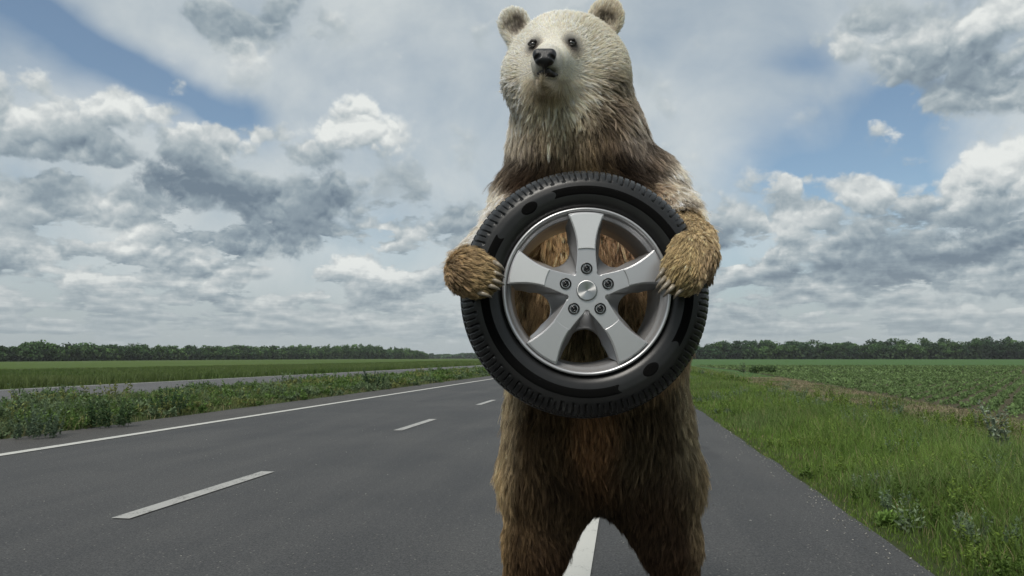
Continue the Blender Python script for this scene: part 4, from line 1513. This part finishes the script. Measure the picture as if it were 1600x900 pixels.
def marks(c, pos):
    for e_, r_e in zip(EYES, (.036, .046)):
        q_ = pos - (e_ + np.array([.003, 0, -.010]))
        dd_ = np.hypot(q_[:, 0] / .95, q_[:, 2] / 1.25)
        f_ = np.clip(1.5 - dd_ / (r_e * .70), 0, 1) * (np.abs(q_[:, 1]) < .06)
        c = c * (1 - .92 * f_[:, None]) + np.array([.042, .030, .027]) * .92 * f_[:, None]
    dd_ = np.linalg.norm((pos - P(856, 114, 2.34)) / np.array([1.5, 1.3, .8]), axis=1)
    f_ = np.exp(-(dd_ / .022) ** 2)
    c = c * (1 - .9 * f_[:, None]) + np.array([.03, .026, .025]) * .9 * f_[:, None]
    dd_ = np.linalg.norm((pos - P(853, 132, 2.40)) / np.array([1.5, 2, 1.0]), axis=1)
    f_ = np.exp(-(dd_ / .030) ** 2)
    c = c * (1 - .6 * f_[:, None]) + np.array([.20, .14, .06]) * .6 * f_[:, None]
    for (c_, b_, r_, _) in EARS[:2]:
        q0 = c_ * .80 + b_ * .20
        dd_ = np.linalg.norm((pos - q0)[:, [0, 2]], axis=1)
        f_ = np.clip((1.0 - dd_ / (r_ * .92)) * 2.2, 0, 1) * (pos[:, 1] < c_[1] + .004) * (pos[:, 1] > c_[1] - .12) * (pos[:, 2] > b_[2])
        f_ = f_ * np.clip((patch(pos[:, 0] * 60 + 300, pos[:, 2] * 34 + 300, 1.0, 5) - .18) * 2.6, .15, 1)
        c = c * (1 - .85 * f_[:, None]) + np.array([.085, .062, .052]) * .85 * f_[:, None]
    return c


bc = marks(bc, BV)
bear = empty('bear', (P(935, 560, 2.8)[0], 2.78, 0.0))
tag(bear, 'brown bear with a cream head standing upright on the road and holding a wheel', 'bear')
M_skin = leaf_material('bear_skin', .9, 0, .05)
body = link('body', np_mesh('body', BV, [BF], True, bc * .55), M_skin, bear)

# --- fur roots
area = np.linalg.norm(fn, axis=1) / 2
fc = BV[BF].mean(1)
fnn = unit(fn)
fpx, fpy = proj(fc)
headf = (fpy < 215) & (fc[:, 2] > 1.7)
pawf = (fc[:, 1] < 2.32) & (fc[:, 2] > 1.2) & (fc[:, 2] < 1.75)
facef = headf & (np.linalg.norm(fc - P(858, 92, 2.40), axis=1) < .14)
densf = np.full(len(BF), 130000.0)
densf[headf] = 150000.0
densf[pawf] = 230000.0
densf[facef] = 300000.0
densf *= np.where(fnn[:, 1] > .45, .45, 1.0)
densf *= np.where(fpy > 905, .4, 1.0)
cnt = rng.poisson(densf * area)
fi = np.repeat(np.arange(len(BF)), cnt)
NS = len(fi)
uu, vv = rng.uniform(size=(2, NS))
cn = BV[BF[fi]]; nm = VN[BF[fi]]
wts = np.stack([(1 - uu) * (1 - vv), uu * (1 - vv), uu * vv, (1 - uu) * vv], -1)[..., None]
root = (cn * wts).sum(1); nrmv = unit((nm * wts).sum(1))
isH, isP, isF = headf[fi], pawf[fi], facef[fi]

# drop hairs rooted inside the wheel, on the nose, the eyes and the mouth
rw = np.hypot(root[:, 0] - WC[0], root[:, 2] - WC[2])
bad = (rw < .356) & (root[:, 1] > WY + .004) & (root[:, 1] < WY + .22)
bad |= np.linalg.norm((root - NOSE) / np.array([1, 1.2, 1]), axis=1) < .041
for e_ in EYES:
    bad |= np.linalg.norm((root - e_)[:, [0, 2]] / np.array([1.25, 1.0]), axis=1) < .0125
mo = P(855, 113.5, 2.33)
bad |= (np.linalg.norm((root - mo) / np.array([1.6, 1.9, .62]), axis=1) < .020)
root, nrmv, isH, isP, isF = [x_[~bad] for x_ in (root, nrmv, isH, isP, isF)]
NS = len(root)

# flow of the coat
fl = np.zeros((NS, 3)); den = np.zeros(NS)
for q_ in PR:
    near = np.linalg.norm(root - (q_['a'] + q_['b']) / 2, axis=1) < np.linalg.norm(q_['a'] - q_['b']) / 2 + max(q_['ra'], q_['rb']) + .06
    ii = np.where(near)[0]
    wgt = np.exp(-(prim_d(root[ii], q_).clip(-.05) / .035) ** 2) * (3 if q_['ra'] < .03 else 1)
    fl[ii] += q_['fl'] * wgt[:, None]; den[ii] += wgt
fl = unit(fl + np.array([0, 0, -.02]))
back = unit(root - (NOSE + np.array([.02, .10, -.01])))
hw = np.clip((root[:, 2] - (NOSE[2] - .22)) / .12, 0, 1) * np.clip((NOSE[1] + .42 - root[:, 1]) / .15, 0, 1) * isH
dearr = np.min([np.linalg.norm(root - c_, axis=1) - r_ for (c_, b_, r_, _) in EARS], axis=0)
ear = np.clip(1 - dearr / .012, 0, 1) * isH
hw = hw * (1 - ear)
fl = unit(fl * (1 - hw[:, None]) + (back + np.array([0, 0, -.35]) * np.clip(root[:, 2:] < NOSE[2] + .02, 0, 1)) * hw[:, None])
px, py = proj(root)
# shoulders: the coat parts from the collar outwards
sh_ = np.exp(-((py - 262) / 40) ** 2) * (~isP)
fl = unit(fl + np.stack([np.sign(px - 905) * .75, np.zeros(NS), -.2 * np.ones(NS)], -1) * (sh_ * np.clip(np.abs(px - 905) / 70, 0, 1))[:, None])
lg = np.clip((py - 640) / 60, 0, 1)
fl = unit(fl + np.stack([-np.sign(px - 937) * .12, np.zeros(NS), np.zeros(NS)], -1) * lg[:, None])
wav = np.stack([np.sin(root[:, 2] * 23 + root[:, 0] * 9), np.zeros(NS), np.cos(root[:, 0] * 21 + root[:, 2] * 6)], -1)
fl = fl + wav * np.where(isH, .10, .16)[:, None]
fl = unit(fl - nrmv * (fl * nrmv).sum(1, keepdims=True))

ln = np.full(NS, .062)
ln[isH] = .040
ln = np.where(isH & (py > 140), .040 + (py - 140).clip(0, 70) / 70 * .030, ln)
ln[isP] = .023
ln[isF] = .016
ln = np.where(~isH & (py > 780) & (py < 930), .042, ln)
dn_ = np.linalg.norm(root - NOSE, axis=1)
ln = np.where(isH, np.minimum(ln, .0045 + np.clip(dn_ - .035, 0, 1) * .13), ln)
for e_ in EYES:
    de_ = np.linalg.norm(root - e_, axis=1)
    ln = np.where(isH, np.minimum(ln, .0045 + np.clip(de_ - .010, 0, 1) * .30), ln)
ln = np.where(ear > .3, .022, ln)
ln = np.where(isH & (py > 122) & (py < 210) & (px > 825) & (px < 925) & (root[:, 1] < 2.6), np.maximum(ln, .05), ln)
for a_, b_ in LT + RT:
    dt_ = np.linalg.norm(root - P(*b_), axis=1)
    ln = np.where(dt_ < .03, np.minimum(ln, .010 + dt_ * .5), ln)

# clumps
col, _, _ = pigment_and_rim(root)


def clump(mask, spacing, amount, lenvar, tiltvar, colvar, seed):
    global root
    r_ = np.random.default_rng(seed)
    ids = np.where(mask)[0]
    if not len(ids):
        return
    # seeds on a jittered voxel grid
    key = np.floor(root[ids] / spacing).astype(np.int64)
    kk = key[:, 0] * 73856093 ^ key[:, 1] * 19349663 ^ key[:, 2] * 83492791
    _, first = np.unique(kk[r_.permutation(len(ids))], return_index=True)
    sel = r_.choice(ids, min(len(first), len(ids)), replace=False)
    kd = KDTree(len(sel))
    for n0, i0 in enumerate(sel):
        kd.insert(root[i0], n0)
    kd.balance()
    own = np.array([kd.find(root[i0])[1] for i0 in ids])
    sd_ = sel[own]
    cid[ids] = sd_
    camt[ids] = amount
    tr = r_.normal(size=(len(sel), 3)) * tiltvar
    tilt[ids] = tr[own]
    lm[ids] = np.exp(r_.normal(size=len(sel)) * lenvar)[own]
    cm[ids] = np.exp(r_.normal(size=len(sel)) * colvar)[own]


cid = np.arange(NS); camt = np.zeros(NS); tilt = np.zeros((NS, 3)); lm = np.ones(NS); cm = np.ones(NS)
clump(~isH & ~isP, .012, .50, .18, .18, .36, 1)
clump(isH & ~isF & (py > 125), .012, .58, .18, .24, .30, 2)
clump(isH & ~isF & (py <= 125), .009, .25, .05, .05, .10, 3)
clump(isP, .008, .50, .14, .14, .28, 4)

flc = unit(fl + tilt)
flc = unit(flc - nrmv * (flc * nrmv).sum(1, keepdims=True))
lift = np.where(isF, .30, np.where(isH & (py < 125), .28, np.where(isH, .38, .50))) * rng.uniform(.6, 1.4, NS)
lift = np.where(ear > .3, .8, lift)
ln = ln * lm * rng.uniform(.72, 1.12, NS)
K = 5
pts = np.zeros((NS, K, 3))
pts[:, 0] = root - nrmv * .002
rn = rng.normal(size=(NS, 3)) * .10
for k_ in range(1, K):
    t_ = k_ / (K - 1)
    dr = unit(flc + nrmv * (lift * (1.5 - 1.25 * t_))[:, None] + rn * t_ + np.array([0, 0, -.15]) * t_)
    pts[:, k_] = pts[:, k_ - 1] + dr * (ln / (K - 1))[:, None]
# pull towards the middle hair of the clump
mid = pts[cid]
for k_ in range(1, K):
    t_ = k_ / (K - 1)
    f_ = (camt * t_ ** 1.3)[:, None]
    off = mid[:, k_] - pts[:, k_]
    d_ = np.linalg.norm(off, axis=1, keepdims=True)
    off = off * np.minimum(1, .045 / np.maximum(d_, 1e-6))
    pts[:, k_] += off * f_
# hairs may not pass into the wheel
rwp = np.hypot(pts[..., 0] - WC[0], pts[..., 2] - WC[2])
# colours
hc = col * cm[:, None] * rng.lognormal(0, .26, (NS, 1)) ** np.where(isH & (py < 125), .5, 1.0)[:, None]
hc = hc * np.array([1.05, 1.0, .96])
hc[:, 2] *= rng.uniform(.88, 1.08, NS)
# mottled guard hairs: pale tips on the dark coat, dark streaks in the pale neck
mott = patch(px + 2000, (py + 500) * .45, 9, 77)
neck = isH & (py > 120)
dk = np.clip((mott - .53) * 5, 0, 1) * np.clip((py - 110) / 60, 0, 1) * (py < 340) * np.clip((px - 840) / 90, .25, 1)
hc *= (1 - .68 * dk)[:, None]
hc = marks(hc, root)
hc = np.clip(hc, .004, .9)

rad = np.full(NS, .00047)
rad[isH] = .00052
rad[isP] = .00046
rad[isF] = .00036
hcv = bpy.data.hair_curves.new('fur')
hcv.add_curves([K] * NS)
hcv.attributes['position'].data.foreach_set('vector', pts.astype(np.float32).ravel())
ra_ = hcv.attributes.get('radius') or hcv.attributes.new('radius', 'FLOAT', 'POINT')
taper = np.array([1.0, 1.0, .85, .6, .18])
ra_.data.foreach_set('value', (rad[:, None] * taper[None]).astype(np.float32).ravel())
ca_ = hcv.attributes.new('tint', 'FLOAT_COLOR', 'POINT')
tipf = np.array([.70, .82, .98, 1.12, 1.28])          # banded hairs, pale at the tip; darker roots also paint in occlusion
c4 = np.ones((NS, K, 4), np.float32)
c4[..., :3] = np.clip(hc[:, None] * tipf[None, :, None], 0, .92)
ca_.data.foreach_set('color', c4.ravel())
M_fur = leaf_material('bear_fur', .6, .30, .10)
fur = link('fur', hcv, M_fur, body)

# --- nose, eyes, mouth, claws
M_nose, t, b = mat('wet_nose')
p = t.n('ShaderNodeTexCoord').outputs['Object']
b.inputs['Base Color'].default_value = (.010, .010, .012, 1)
b.inputs['Roughness'].default_value = .36
vo = t.n('ShaderNodeTexVoronoi')
t.put(vo.inputs['Vector'], p)
vo.inputs['Scale'].default_value = 500
bump(t, b, vo.outputs['Distance'], .5, .001)


def field_mesh(name, prims, carves, h, material, parent, pad=.02):
    mn = np.min([np.minimum(q_['a'], q_['b']) - max(q_['ra'], q_['rb']) for q_ in prims], axis=0) - pad
    mx = np.max([np.maximum(q_['a'], q_['b']) + max(q_['ra'], q_['rb']) for q_ in prims], axis=0) + pad
    dm = np.ceil((mx - mn) / h).astype(int)
    G_ = np.stack(np.meshgrid(*[mn[c_] + h * np.arange(dm[c_]) for c_ in range(3)], indexing='ij'), -1)
    Df = np.full(dm, 1.0)
    for q_ in prims:
        Df = smin(Df, prim_d(G_, q_), q_['k'])
    for (a_, b_, r_, k_) in carves:
        Df = -smin(-Df, prim_d(G_, dict(a=np.asarray(a_), b=np.asarray(b_), ra=r_, rb=r_ * .7, k=k_, sy=1.0)), k_)
    V_, F_ = surface_nets(Df, mn, h)
    return link(name, np_mesh(name, V_, [F_]), material, parent)


def pr(a, b, ra, rb, k=.01, sy=1.0):
    return dict(a=np.asarray(a, float), b=np.asarray(b, float), ra=ra, rb=rb, k=k, sy=sy)


n0 = NOSE
nose = field_mesh('nose', [pr(n0 + [-.020, .008, .011], n0 + [.020, .010, .012], .0190, .0190, .012), pr(n0 + [-.013, .004, -.008], n0 + [.013, .004, -.008], .0190, .0190, .012),
                           pr(n0 + [0, .006, -.020], n0 + [0, .012, -.034], .012, .007, .008)],
                  [(n0 + [-.0185, -.018, -.000], n0 + [-.030, -.003, -.007], .0074, .005), (n0 + [.0185, -.018, -.000], n0 + [.030, -.003, -.007], .0074, .005),
                   (n0 + [0, -.022, -.004], n0 + [0, -.014, -.034], .0024, .003)], .0016, M_nose, bear)
M_eye, t, b = mat('dark_brown_eye')
b.inputs['Base Color'].default_value = (.010, .006, .004, 1)
b.inputs['Roughness'].default_value = .08
b.inputs['Coat Weight'].default_value = 1.0
M_lid, t, b = mat('dark_eyelid')
b.inputs['Base Color'].default_value = (.02, .016, .015, 1)
b.inputs['Roughness'].default_value = .6
for e_ in EYES:
    ey = field_mesh('eye', [pr(e_ + [0, .006, 0], e_ + [0, .0062, 0], .0125, .0125)], [], .0012, M_eye, bear, .006)
    field_mesh('eyelid', [pr(e_ + [-.015, .004, .003], e_ + [-.004, -.003, .0100], .0040, .0046, .005), pr(e_ + [-.004, -.003, .0100], e_ + [.006, -.003, .0100], .0046, .0046, .005), pr(e_ + [.006, -.003, .0100], e_ + [.015, .003, .002], .0046, .004, .005),
                          pr(e_ + [-.014, .004, .000], e_ + [0, -.002, -.0098], .0038, .0036, .005), pr(e_ + [0, -.002, -.0098], e_ + [.014, .003, .001], .0036, .0036, .005)],
               [], .0013, M_lid, ey, .006)
M_mouth, t, b = mat('dark_mouth')
b.inputs['Base Color'].default_value = (.012, .009, .009, 1)
b.inputs['Roughness'].default_value = .5
field_mesh('mouth', [pr(P(841, 115.0, 2.322), P(855, 111.5, 2.308), .0050, .0095, .008), pr(P(855, 111.5, 2.308), P(870, 117, 2.338), .0095, .0045, .008), pr(P(846, 116.5, 2.322), P(866, 118, 2.326), .006, .006, .008)], [], .0016, M_mouth, bear, .008)

M_claw, t, b = mat('horn_claw')
p = opos(t)
t.put(b.inputs['Base Color'], t.ramp(t.noise(t.v('MULTIPLY', p, (1, 1, 1)), 60.0, 3, .6), [(.3, (.12, .10, .075)), (.7, (.30, .26, .20))]))
b.inputs['Roughness'].default_value = .35
CL = [((772, 411, 2.025), (781, 414, 2.00), (789, 425, 2.025)), ((767, 425, 2.012), (778, 428, 1.99), (789, 434.5, 2.02)), ((766, 437, 2.005), (778, 440, 1.985), (789, 446.5, 2.018)),
      ((761, 446, 2.005), (772, 448, 1.985), (782, 454, 2.015)), ((749, 458, 2.008), (760, 460, 1.990), (769, 466, 2.018)),
      ((1037, 421, 2.02), (1030, 428, 1.995), (1022, 441, 2.02)), ((1038, 434, 2.01), (1031, 442, 1.99), (1023, 452, 2.018)), ((1045, 440, 2.00), (1036, 449, 1.98), (1026, 460, 2.012)),
      ((1052, 446, 2.00), (1044, 454, 1.98), (1034, 465, 2.012)), ((1068, 450, 2.008), (1059, 455, 1.985), (1050, 468, 2.015))]
for a_, m_, b_ in CL:
    A0, M0, B0 = P(*a_) + [0, -.012, 0], P(*m_) + [0, -.020, 0], P(*b_) + [0, -.014, 0]
    ts = np.linspace(0, 1, 9)
    pp = [(1 - t_) ** 2 * A0 + 2 * t_ * (1 - t_) * M0 + t_ * t_ * B0 for t_ in ts]
    rr_ = .0058 * (1 - ts) ** .55 + .0011
    field_mesh('claw', [pr(pp[i0], pp[i0 + 1], rr_[i0], rr_[i0 + 1], .002) for i0 in range(8)], [], .0013, M_claw, bear, .006)
print('hairs', NS, 'body verts', len(BV))
